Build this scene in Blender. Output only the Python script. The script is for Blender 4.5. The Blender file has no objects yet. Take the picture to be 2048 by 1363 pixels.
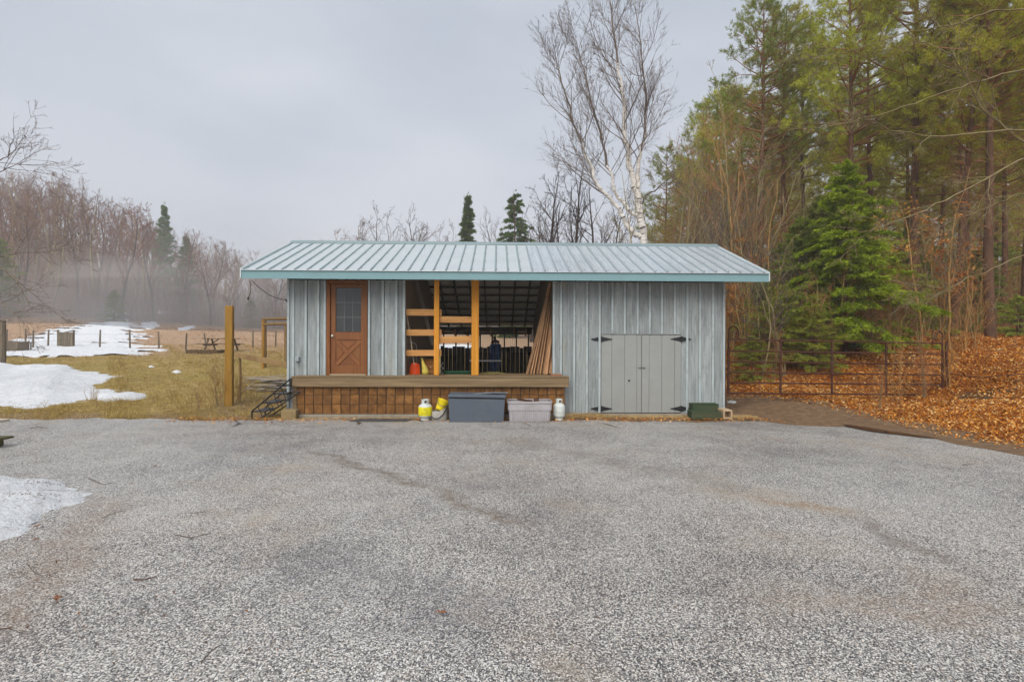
import bpy, math, random
import numpy as np
from mathutils import Vector, Matrix, noise

# ------------------------------------------------------------------ camera, sky, sun, exposure
SC = bpy.context.scene
COL = SC.collection
CAMH = 1.70          # eye height in metres
FPX = 1000.0         # focal length in pixels of the 2048 px wide photograph
ROLL = 0.0035
cam_d = bpy.data.cameras.new('camera')
cam_d.sensor_width = 36.0
cam_d.lens = 36.0 * FPX / 2048.0
cam_d.clip_start = 0.05
cam_d.clip_end = 3000
cam = bpy.data.objects.new('camera', cam_d)
cam.location = (0, 0, CAMH)
cam.rotation_euler = (math.radians(90), -ROLL, 0)
COL.objects.link(cam)
SC.camera = cam

SUN_EL, SUN_AZ = math.radians(45), math.radians(195)   # azimuth from +Y, clockwise
world = bpy.data.worlds.new('World')
SC.world = world
world.use_nodes = True
wt = world.node_tree
wt.nodes.clear()
w_out = wt.nodes.new('ShaderNodeOutputWorld')
w_bg = wt.nodes.new('ShaderNodeBackground')
w_sky = wt.nodes.new('ShaderNodeTexSky')
w_sky.sky_type = 'NISHITA'
w_sky.sun_disc = False
w_sky.sun_elevation = SUN_EL
w_sky.sun_rotation = SUN_AZ
w_sky.air_density = 1.0
w_sky.dust_density = 4.0
w_mul = wt.nodes.new('ShaderNodeMix'); w_mul.data_type = 'RGBA'; w_mul.blend_type = 'MULTIPLY'
w_mul.inputs[0].default_value = 1.0
w_mul.inputs[7].default_value = (0.08, 0.08, 0.08, 1)
wt.links.new(w_sky.outputs[0], w_mul.inputs[6])
w_tc = wt.nodes.new('ShaderNodeTexCoord')
w_map = wt.nodes.new('ShaderNodeMapping'); w_map.inputs['Scale'].default_value = (1.0, 1.0, 2.6)
w_no = wt.nodes.new('ShaderNodeTexNoise')
w_no.inputs['Scale'].default_value = 1.7; w_no.inputs['Detail'].default_value = 5; w_no.inputs['Roughness'].default_value = 0.45
w_ra = wt.nodes.new('ShaderNodeValToRGB')
w_ra.color_ramp.elements[0].position = 0.33; w_ra.color_ramp.elements[0].color = (0.246, 0.276, 0.324, 1)
w_ra.color_ramp.elements[1].position = 0.68; w_ra.color_ramp.elements[1].color = (0.345, 0.366, 0.402, 1)
w_mix = wt.nodes.new('ShaderNodeMix'); w_mix.data_type = 'RGBA'
w_mix.inputs[0].default_value = 0.93
wt.links.new(w_tc.outputs['Generated'], w_map.inputs[0]); wt.links.new(w_map.outputs[0], w_no.inputs['Vector'])
wt.links.new(w_no.outputs[0], w_ra.inputs[0])
wt.links.new(w_mul.outputs[2], w_mix.inputs[6]); wt.links.new(w_ra.outputs[0], w_mix.inputs[7])
wt.links.new(w_mix.outputs[2], w_bg.inputs[0]); w_bg.inputs[1].default_value = 1.0
wt.links.new(w_bg.outputs[0], w_out.inputs[0])

sun_d = bpy.data.lights.new('sun', 'SUN')
sun_d.energy = 1.5
sun_d.angle = math.radians(50)
sun_d.color = (1.0, 0.965, 0.91)
sun = bpy.data.objects.new('sun', sun_d)
# direction the light comes FROM
sdir = Vector((math.sin(SUN_AZ) * math.cos(SUN_EL), math.cos(SUN_AZ) * math.cos(SUN_EL), math.sin(SUN_EL)))
sun.rotation_euler = sdir.to_track_quat('Z', 'Y').to_euler()
sun.location = (0, 0, 60)
COL.objects.link(sun)

vs = SC.view_settings
vs.view_transform = 'Standard'; vs.look = 'None'; vs.gamma = 1.0; vs.use_curve_mapping = False
vs.exposure = 1.0
SC.cycles.use_denoising = True
SC.cycles.use_adaptive_sampling = True
SC.cycles.adaptive_threshold = 0.03
SC.cycles.max_bounces = 6
SC.cycles.diffuse_bounces = 3
SC.cycles.glossy_bounces = 2
SC.cycles.transmission_bounces = 3
SC.cycles.volume_bounces = 3
SC.cycles.transparent_max_bounces = 6

# ------------------------------------------------------------------ helpers
R = random.Random(11)
NR = np.random.default_rng(5)

def lin(r, g, b):
    f = lambda c: (c / 255.0 / 12.92) if c / 255.0 <= 0.04045 else ((c / 255.0 + 0.055) / 1.055) ** 2.4
    return (f(r), f(g), f(b), 1.0)

class Sh:
    """small shader builder"""
    def __init__(s, name):
        s.m = bpy.data.materials.new(name); s.m.use_nodes = True
        s.nt = s.m.node_tree; s.nt.nodes.clear()
    def n(s, t, ins=None, **at):
        nd = s.nt.nodes.new(t)
        for k, v in at.items(): setattr(nd, k, v)
        for k, v in (ins or {}).items():
            so = nd.inputs[k]
            if isinstance(v, bpy.types.NodeSocket): s.nt.links.new(v, so)
            else: so.default_value = v
        return nd
    def coord(s, which='Object'):
        return s.n('ShaderNodeTexCoord').outputs[which]
    def pos(s):
        return s.n('ShaderNodeNewGeometry').outputs['Position']
    def island(s):
        return s.n('ShaderNodeNewGeometry').outputs['Random Per Island']
    def rnd(s):
        return s.n('ShaderNodeObjectInfo').outputs['Random']
    def attr(s, name):
        return s.n('ShaderNodeAttribute', attribute_name=name).outputs['Fac']
    def mapv(s, vec, scale=(1, 1, 1), loc=(0, 0, 0)):
        return s.n('ShaderNodeMapping', {'Vector': vec, 'Scale': scale, 'Location': loc}).outputs[0]
    def objvec(s, scale=(1, 1, 1)):
        """object coordinates shifted by the object's own random number"""
        off = s.n('ShaderNodeVectorMath', {0: s.n('ShaderNodeCombineXYZ', {0: s.rnd(), 1: s.rnd(), 2: s.rnd()}).outputs[0], 1: (31.7, 57.3, 83.1)}, operation='MULTIPLY').outputs[0]
        v = s.n('ShaderNodeVectorMath', {0: s.coord(), 1: off}, operation='ADD').outputs[0]
        return s.mapv(v, scale)
    def noise(s, vec, scale, detail=4, rough=0.5, dist=0.0):
        return s.n('ShaderNodeTexNoise', {'Vector': vec, 'Scale': scale, 'Detail': detail, 'Roughness': rough, 'Distortion': dist}).outputs[0]
    def voro(s, vec, scale, out='Color', rand=1.0, feature='F1'):
        return s.n('ShaderNodeTexVoronoi', {'Vector': vec, 'Scale': scale, 'Randomness': rand}, feature=feature).outputs[out]
    def ramp(s, fac, stops, interp='LINEAR'):
        nd = s.n('ShaderNodeValToRGB', {0: fac}); cr = nd.color_ramp; cr.interpolation = interp
        while len(cr.elements) < len(stops): cr.elements.new(0.5)
        for e, (p, c) in zip(cr.elements, stops):
            e.position = p; e.color = c if len(c) == 4 else (*c, 1)
        return nd.outputs[0]
    def f(s, fac, a, b, lo=0.0, hi=1.0):
        return s.n('ShaderNodeMapRange', {0: fac, 1: a, 2: b, 3: lo, 4: hi}).outputs[0]
    def mix(s, fac, a, b, blend='MIX'):
        nd = s.n('ShaderNodeMix', {0: fac, 6: a, 7: b}, data_type='RGBA', blend_type=blend)
        return nd.outputs[2]
    def math(s, op, a, b=0.0):
        return s.n('ShaderNodeMath', {0: a, 1: b}, operation=op).outputs[0]
    def hsv(s, col, h=0.5, sat=1.0, v=1.0):
        return s.n('ShaderNodeHueSaturation', {'Color': col, 'Hue': h, 'Saturation': sat, 'Value': v}).outputs[0]
    def bump(s, h, strength=0.4, dist=0.01):
        return s.n('ShaderNodeBump', {'Height': h, 'Strength': strength, 'Distance': dist}).outputs[0]
    def out(s, col, rough=0.7, normal=None, metal=0.0, spec=0.4, transl=0.0, **k):
        ins = {'Base Color': col, 'Roughness': rough, 'Metallic': metal, 'Specular IOR Level': spec}
        ins.update(k)
        if normal is not None: ins['Normal'] = normal
        b = s.n('ShaderNodeBsdfPrincipled', ins).outputs[0]
        if transl:
            t = s.n('ShaderNodeBsdfTranslucent', {'Color': col}).outputs[0]
            b = s.n('ShaderNodeMixShader', {0: transl, 1: b, 2: t}).outputs[0]
        s.n('ShaderNodeOutputMaterial', {0: b})
        return s.m

def wood(name, c1, c2, c3=None, axis=2, grain=1.0, rough=0.75, var=0.35, spec=0.25, stain=None, stain_amt=0.5, bump=0.35):
    """weathered timber: long grain along one axis, knots, tone differing from piece to piece"""
    s = Sh(name)
    sc = [26.0 * grain] * 3; sc[axis] = 1.1 * grain
    v = s.objvec()
    g = s.noise(s.mapv(v, sc), 1.0, 6, 0.65, 0.6)
    col = s.mix(s.f(g, 0.3, 0.72), c1, c2)
    if c3 is not None:
        sc2 = [5.0] * 3; sc2[axis] = 0.7
        col = s.mix(s.f(s.noise(s.mapv(v, sc2), 1.0, 5, 0.6), 0.48, 0.75), col, c3)
    kn = [7.0] * 3; kn[axis] = 2.6
    k = s.voro(s.mapv(v, kn), 1.0, 'Distance')
    col = s.mix(s.f(k, 0.10, 0.05, 0.0, 0.6), col, (c1[0] * 0.35, c1[1] * 0.33, c1[2] * 0.3, 1))
    if stain is not None:
        sc3 = [9.0] * 3; sc3[axis] = 0.9
        col = s.mix(s.f(s.noise(s.mapv(v, sc3, (7, 3, 5)), 1.0, 6, 0.7), 0.5, 0.8, 0.0, stain_amt), col, stain)
    col = s.hsv(col, 0.5, 1.0, s.f(s.rnd(), 0, 1, 1 - var / 2, 1 + var / 2))
    return s.out(col, rough, s.bump(g, bump, 0.004), spec=spec)

def plain(name, c, rough=0.6, metal=0.0, spec=0.4, var=0.12, scale=9.0, dirt=None, dirt_amt=0.4, bump=0.1, transl=0.0):
    s = Sh(name)
    v = s.objvec()
    g = s.noise(v, scale, 6, 0.65)
    col = s.hsv(c, 0.5, 1.0, s.f(g, 0.25, 0.75, 1 - var, 1 + var))
    if dirt is not None:
        col = s.mix(s.f(s.noise(v, scale * 0.6, 7, 0.72), 0.5, 0.72, 0, dirt_amt), col, dirt)
    return s.out(col, s.f(g, 0.2, 0.8, max(0.05, rough - 0.1), min(1, rough + 0.1)), s.bump(g, bump, 0.004), metal, spec, transl)

class MB:
    """collects shapes and builds them as ONE mesh object"""
    def __init__(s):
        s.v = []; s.f = []
    def add(s, vs, fs):
        o = len(s.v); s.v.extend(tuple(p) for p in vs); s.f.extend(tuple(i + o for i in q) for q in fs)
        return s
    def box(s, x0, x1, y0, y1, z0, z1, bev=0.0, M=None):
        if bev <= 0:
            vs = [(x, y, z) for x in (x0, x1) for y in (y0, y1) for z in (z0, z1)]
            fs = [(0, 1, 3, 2), (4, 6, 7, 5), (0, 4, 5, 1), (2, 3, 7, 6), (0, 2, 6, 4), (1, 5, 7, 3)]
        else:
            b = min(bev, (x1 - x0) * .45, (y1 - y0) * .45, (z1 - z0) * .45)
            vs = []; idx = {}
            X = (x0, x1); Y = (y0, y1); Z = (z0, z1)
            for i in (0, 1):
                for j in (0, 1):
                    for k in (0, 1):
                        sx, sy, sz = (1 - 2 * i) * b, (1 - 2 * j) * b, (1 - 2 * k) * b
                        idx[i, j, k, 0] = len(vs); vs.append((X[i], Y[j] + sy, Z[k] + sz))
                        idx[i, j, k, 1] = len(vs); vs.append((X[i] + sx, Y[j], Z[k] + sz))
                        idx[i, j, k, 2] = len(vs); vs.append((X[i] + sx, Y[j] + sy, Z[k]))
            I = lambda i, j, k, a: idx[i, j, k, a]
            fs = []
            def q(l, flip):
                fs.append(tuple(reversed(l)) if flip else tuple(l))
            for i in (0, 1): q([I(i, 0, 0, 0), I(i, 0, 1, 0), I(i, 1, 1, 0), I(i, 1, 0, 0)], i == 1)
            for j in (0, 1): q([I(0, j, 0, 1), I(1, j, 0, 1), I(1, j, 1, 1), I(0, j, 1, 1)], j == 1)
            for k in (0, 1): q([I(0, 0, k, 2), I(0, 1, k, 2), I(1, 1, k, 2), I(1, 0, k, 2)], k == 1)
            for i in (0, 1):
                for j in (0, 1): q([I(i, j, 0, 0), I(i, j, 1, 0), I(i, j, 1, 1), I(i, j, 0, 1)], (i ^ j) == 0)
            for i in (0, 1):
                for k in (0, 1): q([I(i, 0, k, 0), I(i, 1, k, 0), I(i, 1, k, 2), I(i, 0, k, 2)], (i ^ k) == 1)
            for j in (0, 1):
                for k in (0, 1): q([I(0, j, k, 1), I(1, j, k, 1), I(1, j, k, 2), I(0, j, k, 2)], (j ^ k) == 0)
            for i in (0, 1):
                for j in (0, 1):
                    for k in (0, 1): q([I(i, j, k, 0), I(i, j, k, 1), I(i, j, k, 2)], (i ^ j ^ k) == 0)
        if M is not None: vs = [tuple(M @ Vector(p)) for p in vs]
        return s.add(vs, fs)
    def bar(s, a, b, w, h, up=(0, 0, 1), bev=0.0):
        """a squared timber or flat bar from a to b, w wide, h deep"""
        a = Vector(a); b = Vector(b); d = b - a; L = d.length; d.normalize()
        x = d.cross(Vector(up))
        if x.length < 1e-4: x = d.cross(Vector((0, 1, 0)))
        x.normalize(); y = x.cross(d); y.normalize()
        M = Matrix((x, y, d)).transposed().to_4x4(); M.translation = a
        return s.box(-w / 2, w / 2, -h / 2, h / 2, 0, L, bev, M)
    def tube(s, pts, r, n=6, cap=True):
        pts = [Vector(p) for p in pts]
        rs = r if isinstance(r, (list, tuple)) else [r] * len(pts)
        o = len(s.v); prev = None
        for i, p in enumerate(pts):
            d = (pts[min(i + 1, len(pts) - 1)] - pts[max(i - 1, 0)]).normalized()
            if prev is None:
                a = d.cross(Vector((0, 0, 1)))
                if a.length < 0.05: a = d.cross(Vector((1, 0, 0)))
            else:
                a = prev - d * prev.dot(d)
            a.normalize(); prev = a; b = d.cross(a)
            for k in range(n):
                t = 2 * math.pi * k / n
                s.v.append(tuple(p + (a * math.cos(t) + b * math.sin(t)) * rs[i]))
        for i in range(len(pts) - 1):
            for k in range(n):
                k2 = (k + 1) % n
                s.f.append((o + i * n + k, o + i * n + k2, o + (i + 1) * n + k2, o + (i + 1) * n + k))
        if cap:
            s.f.append(tuple(o + k for k in reversed(range(n))))
            e = o + (len(pts) - 1) * n
            s.f.append(tuple(e + k for k in range(n)))
        return s
    def lathe(s, prof, n=20, c=(0, 0, 0), cap=True, M=None):
        o = len(s.v)
        for (r, z) in prof:
            for k in range(n):
                t = 2 * math.pi * k / n
                p = Vector((c[0] + r * math.cos(t), c[1] + r * math.sin(t), c[2] + z))
                if M is not None: p = M @ p
                s.v.append(tuple(p))
        for i in range(len(prof) - 1):
            for k in range(n):
                k2 = (k + 1) % n
                s.f.append((o + i * n + k, o + i * n + k2, o + (i + 1) * n + k2, o + (i + 1) * n + k))
        if cap:
            s.f.append(tuple(o + k for k in reversed(range(n))))
            e = o + (len(prof) - 1) * n
            s.f.append(tuple(e + k for k in range(n)))
        return s
    def prism(s, poly, a, b):
        """poly: list of (x, z); extruded along y from a to b"""
        n = len(poly)
        vs = [(x, a, z) for x, z in poly] + [(x, b, z) for x, z in poly]
        fs = [tuple(range(n)), tuple(reversed(range(n, 2 * n)))] + [(i, n + i, n + (i + 1) % n, (i + 1) % n) for i in range(n)]
        return s.add(vs, fs)
    def build(s, name, mat, parent=None, loc=None, smooth=False):
        vs = np.array(s.v, dtype=float)
        if loc is None: loc = (vs.min(0) + vs.max(0)) / 2 if parent is not None else (0, 0, 0)
        loc = np.array(tuple(loc), dtype=float)
        me = bpy.data.meshes.new(name)
        me.from_pydata((vs - loc).tolist(), [], s.f)
        me.materials.append(mat)
        if smooth: me.polygons.foreach_set('use_smooth', [True] * len(me.polygons))
        me.update()
        return link(name, me, parent, loc)

def link(name, me, parent=None, loc=(0, 0, 0), rot=None):
    o = bpy.data.objects.new(name, me); COL.objects.link(o)
    o.location = tuple(loc)
    if rot is not None: o.rotation_euler = rot
    if parent is not None: o.parent = parent
    return o

def empty(name, loc=(0, 0, 0), rz=0.0):
    o = bpy.data.objects.new(name, None); COL.objects.link(o)
    o.location = tuple(loc); o.rotation_euler = (0, 0, rz); o.empty_display_size = 0.2
    return o

def tag(o, label=None, cat=None, group=None, kind=None):
    if label: o['label'] = label
    if cat: o['category'] = cat
    if group: o['group'] = group
    if kind: o['kind'] = kind
    return o

def fast_mesh(name, verts, polys, mat, smooth=False):
    """verts (N,3); polys (M,k) equal-sided faces"""
    verts = np.asarray(verts, dtype=np.float32); polys = np.asarray(polys, dtype=np.int32)
    me = bpy.data.meshes.new(name)
    m, k = polys.shape
    me.vertices.add(len(verts)); me.vertices.foreach_set('co', verts.ravel())
    me.loops.add(m * k); me.loops.foreach_set('vertex_index', polys.ravel())
    me.polygons.add(m)
    me.polygons.foreach_set('loop_start', np.arange(0, m * k, k, dtype=np.int32))
    me.polygons.foreach_set('loop_total', np.full(m, k, dtype=np.int32))
    if smooth: me.polygons.foreach_set('use_smooth', np.ones(m, dtype=bool))
    me.materials.append(mat)
    me.update(calc_edges=True)
    return me

def copy_tree(o, parent=None):
    c = o.copy(); COL.objects.link(c); c.parent = parent
    for ch in list(o.children): copy_tree(ch, c)
    return c

def sstep(a, b, x):
    t = np.clip((np.asarray(x, dtype=float) - a) / (b - a), 0, 1)
    return t * t * (3 - 2 * t)

# ------------------------------------------------------------------ terrain
TOE = np.array([(9.6, -40), (9.4, 4), (8.7, 7.4), (8.2, 9.0), (8.0, 10.4), (7.8, 11.5), (7.0, 12.6), (6.0, 13.6), (3.5, 16.0), (1.8, 19.5), (1.5, 25), (4, 40), (10, 80), (40, 400)], dtype=float)
def toe_dist(x, y):
    """signed distance to the toe of the wooded bank, positive on the bank"""
    x = np.asarray(x, dtype=float); y = np.asarray(y, dtype=float)
    best = np.full(np.broadcast(x, y).shape, 1e9)
    for (ax, ay), (bx, by) in zip(TOE[:-1], TOE[1:]):
        dx, dy = bx - ax, by - ay
        t = np.clip(((x - ax) * dx + (y - ay) * dy) / (dx * dx + dy * dy), 0, 1)
        best = np.minimum(best, np.hypot(x - ax - t * dx, y - ay - t * dy))
    return np.where(x > np.interp(y, TOE[:, 1], TOE[:, 0]), best, -best)

def wob(x, y, s=1.0):
    return (np.sin(x * 0.9 * s + 1.3) * np.cos(y * 0.7 * s + 0.4) + 0.6 * np.sin(x * 2.1 * s + y * 1.7 * s) + 0.4 * np.cos(x * 3.7 * s - y * 4.3 * s + 2.0)) / 2.0

def H(x, y):
    x = np.asarray(x, dtype=float); y = np.asarray(y, dtype=float)
    fld = np.interp(y, [0, 12.5, 18, 25, 32, 45, 70, 90, 125, 220, 400], [0, 0, 0.30, 0.80, 1.2, 2.3, 5.2, 13.5, 29.0, 44.0, 50.0])
    low = np.interp(y, [0, 12.5, 18, 25, 32, 45, 70, 90, 125, 220, 400], [0, 0, 0.30, 0.80, 1.2, 1.9, 3.4, 5.0, 8.0, 13.0, 15.0])
    q = sstep(-0.40, -1.0, x / np.maximum(y, 1.0))
    q = np.maximum(q, 0.0)
    f = low + (fld - low) * q
    edge = np.interp(y, [0, 18, 26], [-4.8, -4.8, 6.0])
    wl = sstep(edge, edge - 3.5, x)
    d = toe_dist(x, y)
    bank = np.interp(d, [-1, 0, 0.5, 1.6, 3.2, 5.0, 7.0, 10.0, 15, 60, 300], [0, 0.01, 0.08, 0.19, 0.42, 0.95, 1.32, 1.55, 1.7, 2.4, 4.5])
    trk = 0.30 * sstep(9.5, 13.5, y) * sstep(4.9, 6.8, x) * (1 - 0.85 * sstep(7.0, 9.5, x) * (1 - sstep(13.5, 17, y)))
    far = sstep(18, 30, y) * (1 - wl) * 0.5
    z = f * wl + bank + trk + far - 0.03
    rough = np.clip(np.abs(d) / 1.0, 0, 1) * np.where(d > 0, 0.03 + 0.08 * sstep(2.5, 5, d), 0.0) + 0.035 * sstep(11.6, 16, y)
    z = z + wob(x, y) * rough + 0.04 * wob(x, y, 2.6) * (rough > 0.03)
    return z

def Hs(x, y):
    return float(H(np.array([x]), np.array([y]))[0])

def ray(px, py):
    return (px - 1024.0) / FPX, -((py - 681.5) - ROLL * (px - 1024.0)) / FPX
def at(px, py, d):
    """point seen at photograph pixel (px, py), d metres ahead"""
    a, b = ray(px, py)
    return Vector((a * d, d, CAMH + b * d))
def gnd(px, py):
    """the spot on the terrain seen at that pixel"""
    a, b = ray(px, py)
    ds = np.concatenate([np.arange(2, 40, 0.05), np.arange(40, 160, 0.3)])
    z = CAMH + b * ds - H(a * ds, ds)
    i = int(np.argmax(z < 0)) if (z < 0).any() else len(ds) - 1
    d = float(ds[i])
    return Vector((a * d, d, Hs(a * d, d)))
# ------------------------------------------------------------------ ground materials
def m_ground():
    s = Sh('ground_soil_and_turf')
    p = s.pos()
    n1 = s.noise(p, 0.35, 5, 0.6); n2 = s.noise(p, 3.0, 6, 0.7); n3 = s.noise(p, 28.0, 4, 0.7)
    grass = s.ramp(n2, [(0.25, lin(112, 90, 50)), (0.45, lin(160, 134, 78)), (0.6, lin(190, 166, 108)), (0.8, lin(150, 134, 68))])
    grass = s.mix(s.f(n1, 0.42, 0.66), grass, s.ramp(n2, [(0.3, lin(130, 114, 56)), (0.7, lin(178, 158, 90))]))
    grass = s.mix(s.f(n3, 0.35, 0.75, 0, 0.55), grass, lin(92, 76, 44))
    straw = s.ramp(n3, [(0.25, lin(120, 92, 70)), (0.5, lin(176, 146, 118)), (0.75, lin(200, 172, 140))])
    grass = s.mix(s.attr('pasture'), grass, straw)
    mud = s.ramp(s.noise(p, 9.0, 7, 0.75), [(0.25, lin(92, 74, 58)), (0.5, lin(132, 108, 84)), (0.75, lin(168, 148, 118))])
    leaf = s.ramp(s.noise(p, 20.0, 6, 0.8), [(0.25, lin(84, 48, 22)), (0.5, lin(144, 86, 34)), (0.7, lin(188, 118, 48))])
    leaf = s.mix(s.f(s.noise(p, 0.9, 4, 0.6), 0.55, 0.68), leaf, lin(84, 66, 44))
    wood_ = s.ramp(s.noise(p, 0.5, 6, 0.75), [(0.3, lin(92, 72, 62)), (0.7, lin(136, 110, 96))])
    grass = s.mix(s.attr('wood'), grass, wood_)
    col = s.mix(s.attr('mud'), grass, mud)
    col = s.mix(s.attr('leaf'), col, leaf)
    hgt = s.math('ADD', n3, s.math('MULTIPLY', n2, 2.0))
    return s.out(col, 0.95, s.bump(hgt, 0.7, 0.05), spec=0.15)

def m_drive():
    s = Sh('chip_seal_gravel')
    p = s.pos()
    big = s.noise(p, 0.30, 2, 0.55); mid = s.noise(p, 1.6, 4, 0.65); fine = s.noise(p, 16.0, 3, 0.7)
    warp = s.n('ShaderNodeVectorMath', {0: p, 1: s.n('ShaderNodeVectorMath', {0: s.n('ShaderNodeTexNoise', {'Vector': p, 'Scale': 60.0, 'Detail': 2.0}).outputs['Color'], 1: (0.012, 0.012, 0.0)}, operation='MULTIPLY').outputs[0]}, operation='ADD').outputs[0]
    V1 = s.n('ShaderNodeTexVoronoi', {'Vector': warp, 'Scale': 98.0}); V2 = s.n('ShaderNodeTexVoronoi', {'Vector': warp, 'Scale': 170.0})
    cell, dist, cell2, dist2 = V1.outputs['Color'], V1.outputs['Distance'], V2.outputs['Color'], V2.outputs['Distance']
    sep = s.n('ShaderNodeSeparateColor', {0: cell}); sep2 = s.n('ShaderNodeSeparateColor', {0: cell2})
    chip = s.ramp(sep.outputs[0], [(0.0, lin(138, 135, 132)), (0.25, lin(186, 183, 179)), (0.55, lin(224, 221, 215)), (0.8, lin(243, 240, 234)), (0.93, lin(194, 178, 158)), (1.0, lin(146, 144, 144))])
    chip2 = s.ramp(sep2.outputs[1], [(0.0, lin(124, 120, 118)), (0.5, lin(190, 186, 180)), (1.0, lin(226, 221, 214))])
    bit = s.mix(s.f(fine, 0.3, 0.7), lin(52, 52, 55), lin(92, 90, 91))
    # where chips have worn out of the binder
    keep = s.math('ADD', sep.outputs[1], s.f(s.math('ADD', s.math('MULTIPLY', mid, 0.6), s.math('MULTIPLY', big, 0.6)), 0.40, 0.78, 0.34, -0.26))
    on = s.math('MULTIPLY', s.f(dist, 0.60, 0.48), s.f(keep, 0.20, 0.26))
    on2 = s.math('MULTIPLY', s.f(dist2, 0.52, 0.40), s.f(sep2.outputs[0], 0.32, 0.37))
    col = s.mix(on2, bit, chip2)
    col = s.mix(on, col, chip)
    warm = s.f(s.noise(p, 0.22, 3, 0.5), 0.40, 0.62)
    col = s.mix(s.math('MULTIPLY', warm, 0.22), col, s.mix(1.0, col, (1.0, 0.90, 0.78, 1), 'MULTIPLY'))
    damp = s.f(s.math('ADD', big, s.math('MULTIPLY', mid, 0.35)), 0.68, 0.84, 0, 0.4)
    col = s.mix(damp, col, s.mix(1.0, col, (0.72, 0.70, 0.70, 1), 'MULTIPLY'))
    # brown dust settled in patches and along a wheel line
    dust = s.f(s.math('ADD', s.noise(p, 0.55, 4, 0.7), s.math('MULTIPLY', fine, 0.15)), 0.60, 0.78, 0, 0.5)
    col = s.mix(dust, col, lin(168, 150, 128))
    sn1 = s.noise(p, 1.3, 4, 0.6); sn2 = s.noise(p, 9.0, 3, 0.7)
    def streak(ax, ay, bx, by, w, c, amt):
        dx, dy = bx - ax, by - ay; L = math.hypot(dx, dy); dx /= L; dy /= L
        rel = s.n('ShaderNodeVectorMath', {0: p, 1: (-ax, -ay, 0)}, operation='ADD').outputs[0]
        u = s.n('ShaderNodeVectorMath', {0: rel, 1: (dx, dy, 0)}, operation='DOT_PRODUCT').outputs['Value']
        v = s.n('ShaderNodeVectorMath', {0: rel, 1: (-dy, dx, 0)}, operation='DOT_PRODUCT').outputs['Value']
        v = s.math('ABSOLUTE', s.math('ADD', v, s.f(sn1, 0, 1, -w * 2.2, w * 2.2)))
        a = s.math('MULTIPLY', s.f(v, w, 0.0), s.math('MULTIPLY', s.f(u, -0.2, 0.3), s.f(u, L + 0.2, L - 0.3)))
        a = s.math('MULTIPLY', a, s.f(sn2, 0.32, 0.62, 0.15, amt))
        return a, c
    g1, g2, g3 = gnd(610, 905), gnd(870, 985), gnd(1060, 1060)
    k1, k2 = gnd(1500, 1000), gnd(1700, 1040); t1, t2 = gnd(1000, 880), gnd(1500, 985)
    k3 = gnd(1960, 1160)
    h1, h2 = gnd(1500, 1230), gnd(1950, 1180); h3, h4 = gnd(20, 1290), gnd(190, 1000); h5, h6 = gnd(560, 1120), gnd(1000, 1260)
    for a, c in (streak(h1.x, h1.y, h2.x, h2.y, 0.55, lin(150, 128, 106), 0.5), streak(h3.x, h3.y, h4.x, h4.y, 0.45, lin(140, 116, 94), 0.5), streak(h5.x, h5.y, h6.x, h6.y, 0.5, lin(96, 96, 102), 0.45),
                 streak(g1.x, g1.y, g2.x, g2.y, 0.16, lin(110, 96, 80), 0.95), streak(g2.x, g2.y, g3.x, g3.y, 0.2, lin(116, 100, 84), 0.9),
                 streak(k1.x, k1.y, k2.x, k2.y, 0.24, lin(150, 118, 76), 0.8), streak(k2.x, k2.y, k3.x, k3.y, 0.16, lin(108, 94, 84), 0.75),
                 streak(t1.x, t1.y, t2.x, t2.y, 0.3, lin(122, 112, 100), 0.55)):
        col = s.mix(a, col, c)
    hgt = s.math('ADD', s.math('MULTIPLY', on, 1.0), s.math('MULTIPLY', on2, 0.5))
    rough = s.math('SUBTRACT', s.f(mid, 0.35, 0.65, 0.55, 0.8), s.math('MULTIPLY', damp, 0.3))
    return s.out(col, rough, s.bump(hgt, 0.6, 0.006), spec=0.35)

def m_track():
    s = Sh('packed_dirt')
    p = s.pos()
    a = s.noise(p, 6.0, 7, 0.72); b = s.noise(p, 40.0, 4, 0.7)
    col = s.ramp(a, [(0.25, lin(80, 62, 46)), (0.5, lin(118, 93, 68)), (0.72, lin(150, 122, 92))])
    col = s.mix(s.f(b, 0.58, 0.75, 0, 0.6), col, lin(176, 150, 118))
    return s.out(col, 0.8, s.bump(s.math('ADD', a, b), 0.7, 0.03), spec=0.3)

def m_snow():
    s = Sh('old_granular_snow')
    p = s.pos()
    a = s.noise(p, 2.2, 7, 0.7); b = s.noise(p, 24.0, 5, 0.75); c = s.noise(p, 9.0, 8, 0.75)
    col = s.mix(s.f(a, 0.35, 0.65), (0.92, 0.93, 0.94, 1), (0.78, 0.80, 0.83, 1))
    col = s.mix(s.f(c, 0.53, 0.70, 0, 0.6), col, lin(146, 134, 120))
    return s.out(col, 0.8, s.bump(s.math('ADD', s.math('MULTIPLY', a, 3.0), s.math('MULTIPLY', b, 1.4)), 0.8, 0.06), spec=0.3)

M_GROUND, M_DRIVE, M_TRACK, M_SNOW = m_ground(), m_drive(), m_track(), m_snow()

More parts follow.
